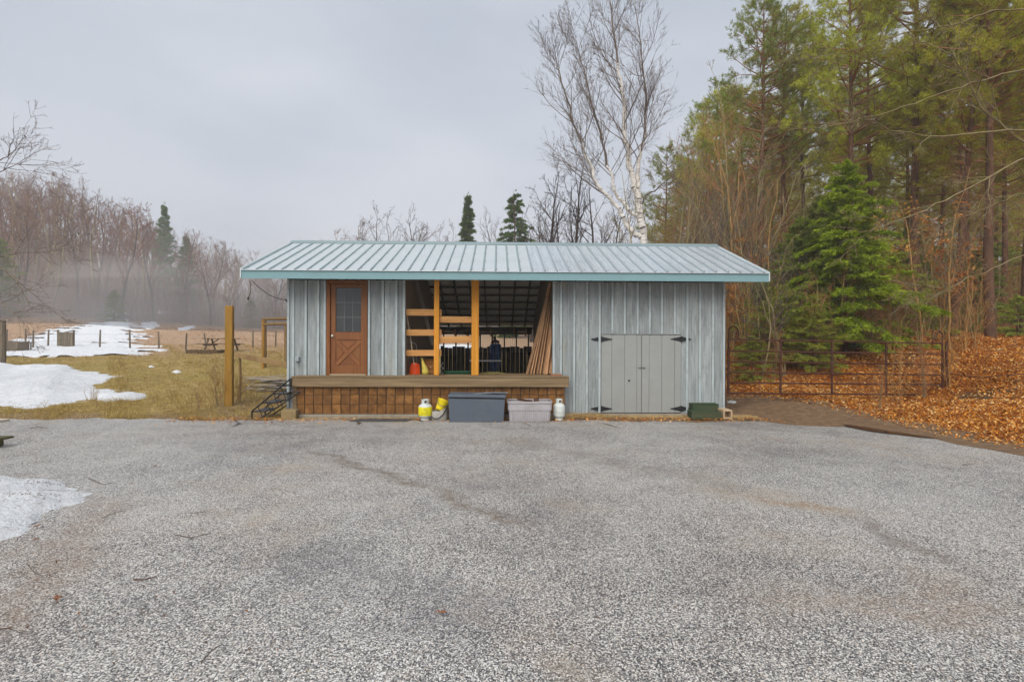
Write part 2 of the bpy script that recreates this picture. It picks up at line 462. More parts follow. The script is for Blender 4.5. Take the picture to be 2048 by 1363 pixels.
# ------------------------------------------------------------------ ground, driveway, track
def axis(parts):
    return np.unique(np.concatenate([np.arange(a, b, st) for a, b, st in parts]))
gx = axis([(-420, -120, 20), (-120, -40, 4), (-40, -16, 1.2), (-16, 22, 0.4), (22, 60, 1.6), (60, 120, 6), (120, 421, 20)])
gy = axis([(-80, 0, 5), (0, 9, 0.8), (9, 28, 0.4), (28, 60, 1.2), (60, 130, 3), (130, 421, 15)])
GX, GY = np.meshgrid(gx, gy)
GZ = H(GX, GY)
nx, ny = len(gx), len(gy)
ii = np.arange(nx * ny).reshape(ny, nx)
quads = np.stack([ii[:-1, :-1], ii[:-1, 1:], ii[1:, 1:], ii[1:, :-1]], -1).reshape(-1, 4)
me = fast_mesh('ground', np.stack([GX, GY, GZ], -1).reshape(-1, 3), quads, M_GROUND, True)
D = toe_dist(GX, GY)
leaf = sstep(-0.25, 0.5, D + 0.3 * wob(GX, GY, 2.2))
mud = np.maximum(sstep(-8.2, -6.8, GX) * (1 - sstep(17, 26, GY)), sstep(2.6, 0.2, np.abs(D)) * (1 - sstep(14, 20, GY)) * 0.9)
mud = np.maximum(mud, (1 - sstep(11.0, 12.2, GY + .5 * wob(GX, GY, 1.6))))
pasture = sstep(25, 33, GY + 3 * wob(GX, GY, 0.3)) * (1 - leaf)
woodm = sstep(64, 70, GY + 2 * wob(GX, GY, .4)) * (1 - leaf)
for nm, arr in (('wood', woodm), ('leaf', leaf), ('mud', mud), ('pasture', pasture)):
    at_ = me.attributes.new(nm, 'FLOAT', 'POINT'); at_.data.foreach_set('value', arr.ravel().astype(np.float32))
ground = tag(link('ground', me), 'dry early spring turf, leaf litter and bare soil', kind='structure')

def sheet(name, left, right, y0, y1, nxx, nyy, zf, mat, label, yfar=None):
    t, u = np.meshgrid(np.linspace(0, 1, nyy), np.linspace(0, 1, nxx), indexing='ij')
    y = y0 + t * (y1 - y0)
    x = left(y) + u * (right(y) - left(y))
    if yfar is not None:
        y = y0 + t * (yfar(x) - y0)
    v = np.stack([x, y, zf(x, y)], -1).reshape(-1, 3)
    jj = np.arange(nxx * nyy).reshape(nyy, nxx)
    q = np.stack([jj[:-1, :-1], jj[:-1, 1:], jj[1:, 1:], jj[1:, :-1]], -1).reshape(-1, 4)
    o = link(name, fast_mesh(name, v, q, mat, True))
    return tag(o, label, kind='structure')

xr = lambda y: np.interp(y, [-40, 4, 7.4, 8.9, 10.0, 10.5, 10.8], [8.6, 8.0, 7.62, 7.35, 6.95, 6.3, 5.7]) + 0.07 * np.sin(y * 5.1) + 0.04 * np.sin(y * 13.0)
sheet('driveway', lambda y: -14.5 + 0.2 * np.sin(y * 2.0), xr, -40, 10.75, 240, 110, lambda x, y: 0.0 + 0.012 * np.sin(x * 0.5) * np.cos(y * 0.4), M_DRIVE,
      'pale stone chip driveway', yfar=lambda x: 10.70 + 0.10 * np.sin(x * 1.3) + 0.07 * np.sin(x * 4.1 + 1) + 0.05 * np.sin(x * 11.0) + 0.03 * np.sin(x * 27.0))
sheet('dirt_track', lambda y: np.interp(y, [-40, 9.5, 11.2, 12.0, 15.0, 18], [7.4, 6.2, 5.0, 4.98, 4.3, 1.0]), lambda y: np.interp(y, TOE[:, 1], TOE[:, 0]) + 0.25 + 0.18 * np.sin(y * 2.7) + 0.1 * np.sin(y * 6.3),
      -40, 17.5, 14, 240, lambda x, y: H(x, y) + 0.016, M_TRACK, 'brown dirt track passing right of the shed')

# ------------------------------------------------------------------ snow
def poly_sd(poly, x, y):
    P = np.array(poly, dtype=float); Q = np.roll(P, -1, 0)
    best = np.full(x.shape, 1e9); ins = np.zeros(x.shape, dtype=bool)
    for (ax, ay), (bx, by) in zip(P, Q):
        dx, dy = bx - ax, by - ay
        t = np.clip(((x - ax) * dx + (y - ay) * dy) / (dx * dx + dy * dy + 1e-9), 0, 1)
        best = np.minimum(best, np.hypot(x - ax - t * dx, y - ay - t * dy))
        c = ((ay > y) != (by > y)) & (x < (bx - ax) * (y - ay) / (by - ay + 1e-12) + ax)
        ins ^= c
    return np.where(ins, best, -best)

def snow(name, poly, thick, ramp_w, cell, rag, label, base=None, bumps=0.3, group=None, streak=0.0):
    P = np.array(poly, dtype=float)
    x0, y0 = P.min(0) - rag * 2; x1, y1 = P.max(0) + rag * 2
    X, Y = np.meshgrid(np.arange(x0, x1, cell), np.arange(y0, y1, cell))
    sd = poly_sd(poly, X, Y) + rag * (wob(X, Y, 1.1 / max(rag, .05) * .35) + 0.5 * wob(X + 9, Y, 2.6 / max(rag, .05) * .35))
    sd = sd + rag * .35 * wob(X + 4, Y + 7, 6.0 / max(rag, .05) * .35)
    if streak: sd = sd + streak * np.minimum(0.35, np.sin(Y * 1.9 + 1.5 * np.sin(X * .16) + 0.8 * np.sin(X * .5)) + .6 * np.sin(Y * 4.3 + np.sin(X * .3) * 2))
    zb = H(X, Y) if base is None else np.full(X.shape, base)
    t = np.clip(sd / ramp_w, -1, 1)
    z = zb + thick * np.where(t > 0, np.clip(t * (2 - t), 0, 1) ** .8, t * 0.6) + thick * bumps * np.clip(t, 0, 1) * wob(X, Y, 1.6 / ramp_w ** .5)
    keep = sd > -cell * 1.5
    idx = np.arange(X.size).reshape(X.shape)
    q = np.stack([idx[:-1, :-1], idx[:-1, 1:], idx[1:, 1:], idx[1:, :-1]], -1)
    k = keep[:-1, :-1] & keep[:-1, 1:] & keep[1:, 1:] & keep[1:, :-1]
    q = q[k]
    used = np.unique(q); re = np.full(X.size, -1); re[used] = np.arange(len(used))
    V = np.stack([X, Y, z], -1).reshape(-1, 3)[used]
    c = np.array([V[:, 0].mean(), V[:, 1].mean(), V[:, 2].min()])
    o = link(name, fast_mesh(name, V - c, re[q], M_SNOW, True), loc=c)
    return tag(o, label, 'snow', group or 'leftover snow patches')
gp = lambda l: [(gnd(a, b).x, gnd(a, b).y) for a, b in l]
SNOWS = []
def snow_px(name, pix, *a, **k):
    poly = gp(pix); SNOWS.append(poly)
    return snow(name, poly, *a, **k)
snow('snow_pile', [(-9.0, 6.2), (-6.4, 6.25), (-5.4, 6.0), (-4.85, 5.6), (-4.45, 5.3), (-4.5, 4.85), (-4.35, 4.5), (-4.3, 4.2), (-5.0, 3.7), (-9.0, 3.6)], 0.17, 1.25, 0.03, 0.13,
     'dirty melting snow mound on the driveway at the left edge', base=0.0, bumps=0.25)
snow_px('snow_bank', [(-260, 730), (0, 727), (110, 731), (180, 742), (215, 755), (190, 775), (255, 794), (240, 800), (180, 797), (150, 805), (80, 812), (-60, 814), (-200, 812)], 0.24, 2.2, 0.13, 0.42,
        'broad melting snow bank on the turf behind the driveway')
snow_px('snow_field', [(-120, 716), (-120, 690), (20, 684), (60, 672), (120, 657), (200, 644), (250, 645), (278, 652), (262, 662), (275, 672), (255, 684), (275, 695), (300, 702), (270, 710), (120, 713)], 0.10, 0.9, 0.22, 0.9,
        'wide snow sheet lying along the post fence in the pasture', streak=1.5)
for pix, lab in (([(212, 622), (245, 625), (262, 629), (238, 631), (215, 626)], 'thin snow streak highest on the misty slope, leftmost'),
                 ([(205, 635), (235, 634), (262, 638), (250, 643), (212, 639)], 'snow streak just above the wide snow sheet'),
                 ([(305, 622), (330, 621), (345, 626), (322, 628)], 'small snow streak on the slope under the pale conifer'),
                 ([(355, 657), (375, 652), (392, 652), (378, 659), (358, 661)], 'lone snow sliver on the brown slope above the picnic table'),
                 ([(283, 645), (308, 643), (318, 655), (296, 659), (284, 655)], 'ragged snow scrap right of the wide snow sheet'),
                 ([(296, 733), (304, 731.5), (308, 734), (301, 735.5)], 'tiny snow scrap on the grass left of the tall post'),
                 ([(345, 744), (356, 742), (364, 744), (354, 746.5)], 'thin snow dash on the grass near the tall post'),
                 ([(1452, 803), (1462, 802), (1475, 806), (1470, 809), (1456, 807)], 'narrow snow strip on the dirt track beside the shed corner'),
                 ([(860, 690), (945, 690), (945, 698), (850, 698)], 'snow strip on the field seen through the open bay')):
    far = pix[0][1] < 700 or pix[0][0] < 400
    snow_px('snow_patch', pix, 0.06 if far else 0.05, 0.5 if pix[0][1] < 700 else 0.12, 0.16 if pix[0][1] < 700 else 0.05, 0.25 if pix[0][1] < 700 else 0.05, lab)
    if 'dash' in lab or 'tiny' in lab: pass

# puddle at the driveway's edge
def m_puddle():
    s = Sh('wet_dark_puddle')
    return s.out(s.mix(s.noise(s.pos(), 7.0, 5), lin(34, 33, 34), lin(54, 52, 52)), 0.10, s.bump(s.noise(s.pos(), 25.0, 4), 0.15, 0.01), spec=0.5)
pa, pb = Vector((6.72, 10.25)), Vector((7.42, 8.75))
vv = []
for k in range(28):
    t = 2 * math.pi * k / 28
    c = (pa + pb) / 2; ax_ = (pb - pa) / 2; n_ = Vector((-ax_.y, ax_.x)).normalized()
    r = 1 + 0.12 * math.sin(3 * t + 1) + 0.08 * math.sin(7 * t)
    q = c + ax_ * math.cos(t) * r + n_ * (0.17 * math.sin(t) * r + 0.05 * math.cos(2 * t))
    vv.append((q.x, q.y, 0.018))
pm = MB(); pm.add(vv, [tuple(range(28))])
tag(pm.build('puddle', m_puddle(), loc=(c.x, c.y, 0.018)), 'dark wet puddle at the driveway edge', kind='structure')
slab = MB().box(-12.0, -10.45, 9.6, 10.42, -0.02, 0.05, 0.01)
tag(slab.build('concrete_slab', plain('pale_concrete', lin(196, 184, 166), 0.9, var=0.1, scale=6, dirt=lin(140, 124, 104)), loc=(-11.2, 10, 0)), 'pale concrete slab at the far left end of the driveway', 'slab')
# ------------------------------------------------------------------ the shed (local frame: u along the front, v inwards, w up)
SX, SY, SA = -5.07, 11.26, math.radians(1.6)
CA, SN = math.cos(SA), math.sin(SA)
def SU(px, v=0.0):
    k = (px - 1024.0) / FPX
    return (k * (SY + v * CA) - SX + v * SN) / (CA - k * SN)
def SW(px, py, v=0.0):
    Y = SY + SU(px, v) * SN + v * CA
    return CAMH - ((py - 681.5) - ROLL * (px - 1024.0)) / FPX * Y
def S(u, v, w=0.0):
    return Vector((SX + u * CA - v * SN, SY + u * SN + v * CA, w))

def m_siding(name, tint=(1, 1, 1), ochre=0.12):
    s = Sh(name)
    v = s.objvec()
    g = s.noise(s.mapv(v, (30, 30, 1.0)), 1.0, 6, 0.65, 0.5)
    base = s.mix(s.f(g, 0.3, 0.7), lin(126, 132, 132), lin(162, 169, 168))
    wear = s.noise(s.mapv(v, (7, 7, 1.1)), 1.0, 7, 0.72, 0.4)
    base = s.mix(s.f(wear, 0.50, 0.70, 0, 0.6), base, lin(184, 193, 194))
    base = s.mix(s.f(s.noise(s.mapv(v, (6, 6, 1.3), (4, 2, 8)), 1.0, 8, 0.75), 0.50, 0.74, 0, 0.8), base, lin(92, 100, 96))
    base = s.mix(s.f(s.noise(s.mapv(v, (3.0, 3.0, 0.6), (1, 9, 3)), 1.0, 5, 0.6), 0.58, 0.75, 0, ochre * 3), base, lin(168, 162, 132))
    k = s.voro(s.mapv(v, (9, 9, 3.4)), 1.0, 'Distance')
    base = s.mix(s.f(k, 0.12, 0.05, 0, 0.55), base, lin(104, 104, 100))
    base = s.hsv(base, 0.5, 1.0, s.f(s.rnd(), 0, 1, 0.8, 1.12))
    return s.out(base, 0.7, s.bump(g, 0.3, 0.003), spec=0.3)
M_SIDE = m_siding('weathered_blue_grey_boards')
M_OCHRE = m_siding('ochre_stained_board', ochre=0.45)
M_BATT = plain('pale_blue_grey_batten', lin(172, 182, 183), 0.65, var=0.14, scale=5, dirt=lin(120, 130, 128), dirt_amt=0.6)
M_DOORB = plain('flat_grey_door_paint', lin(150, 152, 148), 0.7, var=0.06, scale=3, dirt=lin(122, 126, 122), dirt_amt=0.35)
M_FASC = plain('blue_green_fascia', lin(122, 156, 160), 0.55, var=0.06, scale=2.5)
M_RAKE = plain('pale_rake_trim', lin(196, 206, 206), 0.5, var=0.05)
M_BLACK = plain('black_iron', lin(40, 42, 44), 0.5, metal=0.3, var=0.2)
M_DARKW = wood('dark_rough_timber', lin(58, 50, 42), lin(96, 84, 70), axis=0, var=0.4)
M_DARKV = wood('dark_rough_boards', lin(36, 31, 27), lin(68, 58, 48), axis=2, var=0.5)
M_POST = wood('orange_new_lumber', lin(188, 122, 36), lin(226, 162, 62), lin(200, 130, 42), axis=2, grain=0.8, var=0.15)
M_RAIL = wood('tan_new_lumber', lin(174, 120, 64), lin(212, 164, 104), lin(190, 132, 74), axis=0, grain=0.8, var=0.2)
M_DECK = wood('weathered_deck_timber', lin(104, 86, 62), lin(150, 128, 96), lin(120, 98, 70), axis=0, grain=0.7, var=0.2, stain=lin(84, 76, 48), stain_amt=0.6)
M_DOOR = wood('brown_stained_door', lin(104, 60, 27), lin(146, 89, 43), lin(132, 86, 39), axis=2, grain=0.9, var=0.12, rough=0.5, spec=0.4)
M_FRAME = wood('brown_stained_frame', lin(104, 60, 28), lin(146, 90, 44), axis=2, grain=0.9, var=0.1, rough=0.55)
M_CONC = plain('old_concrete', lin(150, 142, 126), 0.92, var=0.16, scale=8, dirt=lin(100, 88, 66), dirt_amt=0.6, bump=0.4)
def m_rust_tile():
    s = Sh('rust_brown_skirting')
    v = s.objvec()
    a = s.noise(v, 5.0, 7, 0.72)
    col = s.ramp(a, [(0.28, lin(82, 54, 28)), (0.5, lin(124, 84, 42)), (0.72, lin(158, 114, 62))])
    col = s.mix(s.f(s.noise(v, 13.0, 6, 0.75), 0.56, 0.75, 0, 0.6), col, lin(66, 44, 30))
    col = s.hsv(col, 0.5, 1.0, s.f(s.rnd(), 0, 1, 0.84, 1.08))
    return s.out(col, 0.75, s.bump(a, 0.3, 0.006), spec=0.25)
M_TILE = m_rust_tile()
def m_roof(name, old):
    s = Sh(name)
    p = s.coord()
    a = s.noise(s.mapv(p, (1.2, 1.2, 1.2)), 1.0, 5, 0.6); b = s.noise(p, 26.0, 4, 0.75)
    if old:
        col = s.mix(s.f(s.noise(s.mapv(p, (9, 1.2, 1.2)), 1.0, 6, 0.7), 0.35, 0.7), lin(228, 233, 235), lin(200, 209, 213))
        col = s.mix(s.f(b, 0.62, 0.72, 0, 0.55), col, lin(128, 138, 142))
        return s.out(col, s.f(a, 0.3, 0.7, 0.30, 0.48), s.bump(b, 0.08, 0.004), metal=0.72, spec=0.5)
    col = s.mix(s.f(a, 0.3, 0.7), lin(218, 224, 224), lin(206, 213, 214))
    col = s.mix(s.f(b, 0.62, 0.75, 0, 0.25), col, lin(150, 164, 166))
    return s.out(col, s.f(a, 0.3, 0.7, 0.34, 0.5), s.bump(b, 0.05, 0.003), metal=0.6, spec=0.5)
M_ROOFA, M_ROOFB = m_roof('smooth_grey_steel', False), m_roof('old_galvanised_steel', True)
M_RIBA = plain('grey_green_seam', lin(150, 168, 170), 0.45, metal=0.5, var=0.05)
M_RIBB = plain('darker_galvanised_seam', lin(166, 176, 180), 0.45, metal=0.5, var=0.08)  # coloured darker than the sheet so the rib lines show
def m_glass():
    s = Sh('dark_window_glass')
    return s.out(s.mix(s.noise(s.objvec(), 3.0, 3), lin(40, 42, 44), lin(74, 74, 72)), 0.06, spec=0.6)
M_GLASS = m_glass()
M_LEADS = plain('dull_screw_heads', lin(120, 128, 130), 0.5, metal=0.4)
M_LEAD = plain('grey_muntin', lin(108, 112, 112), 0.5)
M_BRASS = plain('pale_door_knob', lin(206, 200, 186), 0.25, metal=0.8)
M_SHEATH = wood('pale_roof_sheathing', lin(224, 222, 216), lin(244, 242, 236), axis=1, var=0.2)

shed = tag(empty('board_and_batten_shed', (SX, SY, 0), SA), 'long weathered blue grey board and batten shed with ribbed metal roof', 'shed')
TOPW = 3.06
EV, EW, RV, RW, BV = -0.60, 3.21, 2.05, 4.31, 7.00
PITCH = (RW - EW) / (RV - EV)
BW = RW - PITCH * (BV - RV)
def roofw(v):   # underside of the sheeting
    return EW + PITCH * (v - EV) - 0.03 if v < RV else RW - PITCH * (v - RV) - 0.03

def board(u0, u1, v0, v1, w0, w1, mat, name='board', bev=0.004, parent=None):
    return MB().box(u0, u1, v0, v1, w0, w1, bev).build(name, mat, parent or shed)

# --- front wall: boards and battens, left to right
DZ = 0.915                                       # deck top
def wall_run(pxs, bottom, battens, mid=None):
    us = [SU(p) for p in pxs]
    for i in range(len(us) - 1):
        p = (pxs[i] + pxs[i + 1]) / 2
        b = mid(p) if mid else bottom
        board(us[i] + (0.034 if pxs[i] in battens and i else 0.002), us[i + 1] + (0.027 if pxs[i + 1] in battens and i < len(us) - 2 else -0.002), 0.0, 0.022, b, TOPW, M_OCHRE if 1122 < p < 1148 else M_SIDE)  # open slit beside each batten, put in to draw its dark shadow line
    for p in battens:
        b = mid(p) if mid else bottom
        u = SU(p)
        wv = R.uniform(-0.003, 0.003)
        board(u - 0.026, u + 0.024, -0.026 + wv, -0.001, b + R.uniform(0.0, 0.012), TOPW, M_BATT, 'batten')
wall_run([574, 586, 612, 637, 653], 0.03, [577, 587, 612, 637, 650])
wall_run([735, 741, 766, 793, 811], 0.60, [738.5, 766, 793, 808])
dtop = SW(1283, 669) + 0.006
def midz(p):
    if 1202 < p < 1362: return dtop
    return 0.05
wall_run([1105, 1122, 1148.5, 1174, 1199, 1202, 1224.5, 1249, 1274.7, 1299, 1323.5, 1349, 1362, 1374, 1399.5, 1425.5, 1450], 0.05,
         [1107.5, 1122, 1148.5, 1174, 1199, 1224.5, 1249, 1274.7, 1299, 1323.5, 1349, 1374, 1399.5, 1425.5, 1447.5], midz)
UL, UR = 0.0, SU(1450)                           # shed ends
board(SU(653), SU(735), 0.0, 0.02, SW(694, 563), TOPW, M_SIDE)     # over the entrance door

# --- end walls and back wall of plain boards
def side_boards(u0, u1):
    v = 0.03
    while v < BV - 0.45:
        v2 = min(v + 0.285, BV - 0.4)
        pts = [(v, 0.05), (v2, 0.05), (v2, roofw(v2) - 0.06)]
        if v < RV < v2: pts.append((RV, roofw(RV) - 0.06))
        pts.append((v, roofw(v) - 0.06))
        n = len(pts)
        m = MB(); m.add([(u0, a, b) for a, b in pts] + [(u1, a, b) for a, b in pts], [tuple(range(n)), tuple(reversed(range(n, 2 * n)))] + [(i, n + i, n + (i + 1) % n, (i + 1) % n) for i in range(n)])
        m.build('board', M_SIDE, shed)
        v = v2 + 0.004
side_boards(0.0, 0.022); side_boards(UR - 0.022, UR)
M_PART = wood('brown_partition_boards', lin(110, 96, 80), lin(152, 136, 114), axis=2, var=0.3)
BO0, BO1 = SU(811) + 0.02, SU(1105) - 0.02       # open bay
VB = BV - 0.40
for u0, u1 in ((0.03, BO0 - 0.1), (BO1 + 0.1, UR - 0.03)):
    u = u0
    while u < u1 - 0.02:
        u2 = min(u + 0.285, u1)
        board(u, u2 - 0.003, VB, VB + 0.022, 0.05, BW + PITCH * 0.4 - 0.1, M_SIDE); u = u2
# partitions that close off the rooms beside the open bay
for u in (BO0 - 0.07, BO1 + 0.04):
    m = MB(); pts = [(0.03, 0.1), (VB - 0.01, 0.1), (VB - 0.01, roofw(VB) - 0.08), (RV, roofw(RV) - 0.08), (0.03, roofw(0.03) - 0.08)]
    n = len(pts)
    m.add([(u, a, b) for a, b in pts] + [(u + 0.03, a, b) for a, b in pts], [tuple(range(n)), tuple(reversed(range(n, 2 * n)))] + [(i, n + i, n + (i + 1) % n, (i + 1) % n) for i in range(n)])
    m.build('partition', M_PART, shed)
FL = 0.34
board(BO0 - 0.03, BO1 + 0.03, 0.05, VB - 0.02, FL - 0.2, FL, wood('pale_bay_floor', lin(176, 160, 130), lin(214, 198, 166), axis=0), 'bay_floor')  # floor colour lightened to bounce more light up under the roof

# --- roof
U0, U1 = SU(482, EV), SU(1537, EV)
US = SU(1062, EV)
def slope(u0, u1, va, wa, vb, wb, th=0.012):
    return MB().add([(u0, va, wa), (u1, va, wa), (u1, vb, wb), (u0, vb, wb), (u0, va, wa - th), (u1, va, wa - th), (u1, vb, wb - th), (u0, vb, wb - th)],
                    [(0, 1, 2, 3), (7, 6, 5, 4), (0, 4, 5, 1), (1, 5, 6, 2), (2, 6, 7, 3), (3, 7, 4, 0)])
front_left = slope(U0, US, EV - 0.03, EW - 0.012, RV, RW).build('roof_sheet', M_ROOFA, shed)
mr = slope(US + 0.003, U1, EV - 0.03, EW - 0.012, RV, RW)
front_right = None
LS = math.hypot(RV - EV + 0.03, RW - EW + 0.012); AS = math.atan2(RW - EW + 0.012, RV - EV + 0.03)
step = 25.05 / FPX * (SY + EV)
# fine secondary ribs rolled into the older sheet
u = US + 0.06; 
while u < U1 - 0.05:
    for du in (0.33, 0.66):
        uu = u + du * step
        if uu < U1 - 0.03:
            m2 = MB().add([(uu - 0.014, EV - 0.03, EW - 0.012), (uu, EV - 0.03, EW), (uu + 0.014, EV - 0.03, EW - 0.012), (uu - 0.014, RV, RW), (uu, RV, RW + 0.012), (uu + 0.014, RV, RW)], [(0, 1, 4, 3), (1, 2, 5, 4), (0, 2, 1), (3, 4, 5)])
            mr.add(m2.v, m2.f)
    u += step
front_right = mr.build('roof_sheet', M_ROOFB, shed)
rib_me = {}
for key, mt in (('a', M_RIBA), ('b', M_RIBB)):
    rm = MB(); rm.add([(-0.022, 0, 0), (-0.009, 0, 0.024), (0.009, 0, 0.024), (0.022, 0, 0), (-0.022, LS, 0), (-0.009, LS, 0.024), (0.009, LS, 0.024), (0.022, LS, 0)],
                      [(0, 1, 5, 4), (1, 2, 6, 5), (2, 3, 7, 6), (3, 2, 1, 0), (4, 5, 6, 7)])
    me_ = bpy.data.meshes.new('rib'); me_.from_pydata(rm.v, [], rm.f); me_.materials.append(mt); rib_me[key] = me_
u = SU(488.5, EV)
while u < U1 - 0.02:
    par = front_left if u < US else front_right
    c = Vector((u, EV - 0.03, EW - 0.012 + 0.0015)) - par.location
    link('rib', rib_me['a' if u < US else 'b'], par, c, (AS, 0, 0))
    u += step
for sheet_, ua, ub in ((front_left, U0, US), (front_right, US, U1)):
    sm = MB(); uu = ua + .1
    while uu < ub - .05:
        for t_ in (.04, .30, .56, .82):
            v_ = EV + t_ * (RV - EV); w_ = EW + PITCH * (v_ - EV)
            sm.box(uu - .009, uu + .009, v_ - .009, v_ + .009, w_ - .002, w_ + .009)
        uu += step
    o = sm.build('screw_heads', M_LEADS, shed); o.parent = sheet_; o.location = Vector(o.location) - sheet_.location; o['kind'] = 'stuff'
slope(U0, U1, RV + 0.001, RW, BV, BW).build('roof_sheet', M_ROOFB, shed)
MB().add([(U0 - 0.01, RV - 0.16, RW - 0.16 * PITCH + 0.03), (U1 + 0.01, RV - 0.16, RW - 0.16 * PITCH + 0.03), (U1 + 0.01, RV, RW + 0.045), (U0 - 0.01, RV, RW + 0.045),
          (U0 - 0.01, RV + 0.16, RW - 0.16 * PITCH + 0.03), (U1 + 0.01, RV + 0.16, RW - 0.16 * PITCH + 0.03),
          (U0 - 0.01, RV - 0.16, RW - 0.16 * PITCH + 0.01), (U1 + 0.01, RV - 0.16, RW - 0.16 * PITCH + 0.01)],
         [(0, 1, 2, 3), (3, 2, 5, 4), (6, 7, 1, 0)]).build('ridge_cap', M_RIBA, shed)
board(U0, U1, EV, EV + 0.025, 3.02, EW - 0.022, M_FASC, 'fascia', 0.003)
board(U0 + 0.004, U1 - 0.004, EV - 0.012, EV - 0.001, 3.012, 3.028, M_FASC, 'drip_edge', 0)
for ua, ub in ((U0 - 0.02, U0 + 0.006), (U1 - 0.006, U1 + 0.02)):
    for va, wa, vb, wb in ((EV - 0.02, EW, RV, RW + 0.005), (RV + 0.001, RW + 0.005, BV, BW)):
        MB().add([(ua, va, wa + 0.012), (ub, va, wa + 0.012), (ub, vb, wb + 0.012), (ua, vb, wb + 0.012), (ua, va, wa - 0.185), (ub, va, wa - 0.185), (ub, vb, wb - 0.185), (ua, vb, wb - 0.185)],
                 [(0, 1, 2, 3), (7, 6, 5, 4), (0, 4, 5, 1), (1, 5, 6, 2), (2, 6, 7, 3), (3, 7, 4, 0)]).build('rake_trim', M_RAKE, shed)
# rafters and purlins, seen from below in the open bay
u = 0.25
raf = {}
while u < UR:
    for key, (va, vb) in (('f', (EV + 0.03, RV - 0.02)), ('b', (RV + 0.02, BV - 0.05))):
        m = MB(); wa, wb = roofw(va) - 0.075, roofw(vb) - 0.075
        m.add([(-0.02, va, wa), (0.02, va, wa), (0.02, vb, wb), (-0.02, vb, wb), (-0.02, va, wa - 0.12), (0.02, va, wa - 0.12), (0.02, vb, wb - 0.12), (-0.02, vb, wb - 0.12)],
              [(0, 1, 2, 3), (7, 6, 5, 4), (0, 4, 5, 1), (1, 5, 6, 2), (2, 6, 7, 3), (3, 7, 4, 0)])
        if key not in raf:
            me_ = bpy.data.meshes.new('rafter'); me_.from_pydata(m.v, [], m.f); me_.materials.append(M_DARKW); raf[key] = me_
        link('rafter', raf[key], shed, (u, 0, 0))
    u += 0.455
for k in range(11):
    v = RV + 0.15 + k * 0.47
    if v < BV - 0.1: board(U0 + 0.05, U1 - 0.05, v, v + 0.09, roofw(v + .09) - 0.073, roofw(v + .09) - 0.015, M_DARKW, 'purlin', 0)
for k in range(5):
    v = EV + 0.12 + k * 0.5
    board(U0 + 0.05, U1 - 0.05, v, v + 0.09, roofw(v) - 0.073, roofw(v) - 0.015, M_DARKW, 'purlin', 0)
slope(BO0 - 0.3, BO1 + 0.3, RV + 0.05, roofw(RV + 0.05) - 0.002, BV - 0.1, roofw(BV - 0.1) - 0.002, 0.006).build('roof_underlay', M_SHEATH, shed)
slope(BO0 - 0.3, BO1 + 0.3, EV + 0.05, roofw(EV + 0.05) - 0.002, RV - 0.05, roofw(RV - 0.05) - 0.002, 0.006).build('roof_underlay', M_SHEATH, shed)

# --- deck ledge, skirting and footing
VF = -0.40
ul, ur = SU(583, VF), SU(1138, VF)
board(ul, ur, VF, VF + 0.05, SW(860, 773.5, VF), DZ - 0.024, M_DECK, 'deck_beam', 0.006)
for k in range(4):
    v = VF - 0.012 + k * 0.145
    board(ul - 0.01, ur + 0.01, v, v + 0.14 if k < 3 else 0.1, DZ - 0.022, DZ, M_DECK, 'deck_board', 0.004)
VS = -0.30
us0, us1 = SU(592, VS), SU(1130, VS)
zt, zb = 0.72, SW(700, 827.5, VS)
ncol, nrow = 30, 3
tw, th_ = (us1 - us0) / ncol, (zt - zb) / nrow
tile_me = None
for i in range(ncol):
    for j in range(nrow):
        if tile_me is None:
            t = MB().box(-tw / 2 + 0.009, tw / 2 - 0.009, -0.012, 0.012, -th_ / 2 + 0.005, th_ / 2 - 0.005, 0.004)
            tile_me = bpy.data.meshes.new('skirting_tile'); tile_me.from_pydata(t.v, [], t.f); tile_me.materials.append(M_TILE)
        link('skirting_tile', tile_me, shed, (us0 + (i + .5) * tw, VS + R.uniform(-0.003, 0.003), zb + (j + .5) * th_), (R.uniform(-.012, .012), R.uniform(-.01, .01), R.uniform(-.02, .02)))
board(us0, us1, VS + 0.016, VS + 0.05, zb, zt, M_DARKW, 'skirting_backing', 0)
board(us0 - 0.03, us1 + 0.02, VS - 0.03, VS + 0.1, -0.06, zb - 0.004, M_CONC, 'footing', 0.01)
board(us1 + 0.03, UR + 0.01, -0.015, 0.1, -0.08, 0.046, M_CONC, 'footing', 0.01)
board(ul, ul + 0.09, VF + 0.06, VF + 0.15, 0.0, DZ - 0.03, M_DECK, 'deck_leg', 0.005)

# --- open bay: posts and nailed rails
PB = DZ + 0.002
for a, b, nm in ((868, 878, 'bay_post'), (943, 957.5, 'bay_post')):
    board(SU(a, 0.04), SU(b, 0.04), 0.02, 0.12, PB, roofw(0.02) - 0.08, M_POST, nm, 0.005)
for a, b, t, q in ((812, 883, 618, 631), (812, 883, 658.5, 671), (812, 883, 699.5, 711.5), (878.5, 944, 632.5, 645), (877.5, 945, 672, 685)):
    z1, z0 = SW((a + b) / 2, t, 0.14), SW((a + b) / 2, q, 0.14)
    o = board(SU(a, 0.14), SU(b, 0.14), 0.125, 0.16, z0, z1, M_RAIL, 'bay_rail', 0.004)
    o.rotation_euler[1] = R.uniform(-0.008, 0.008) if q != 685 else -0.02
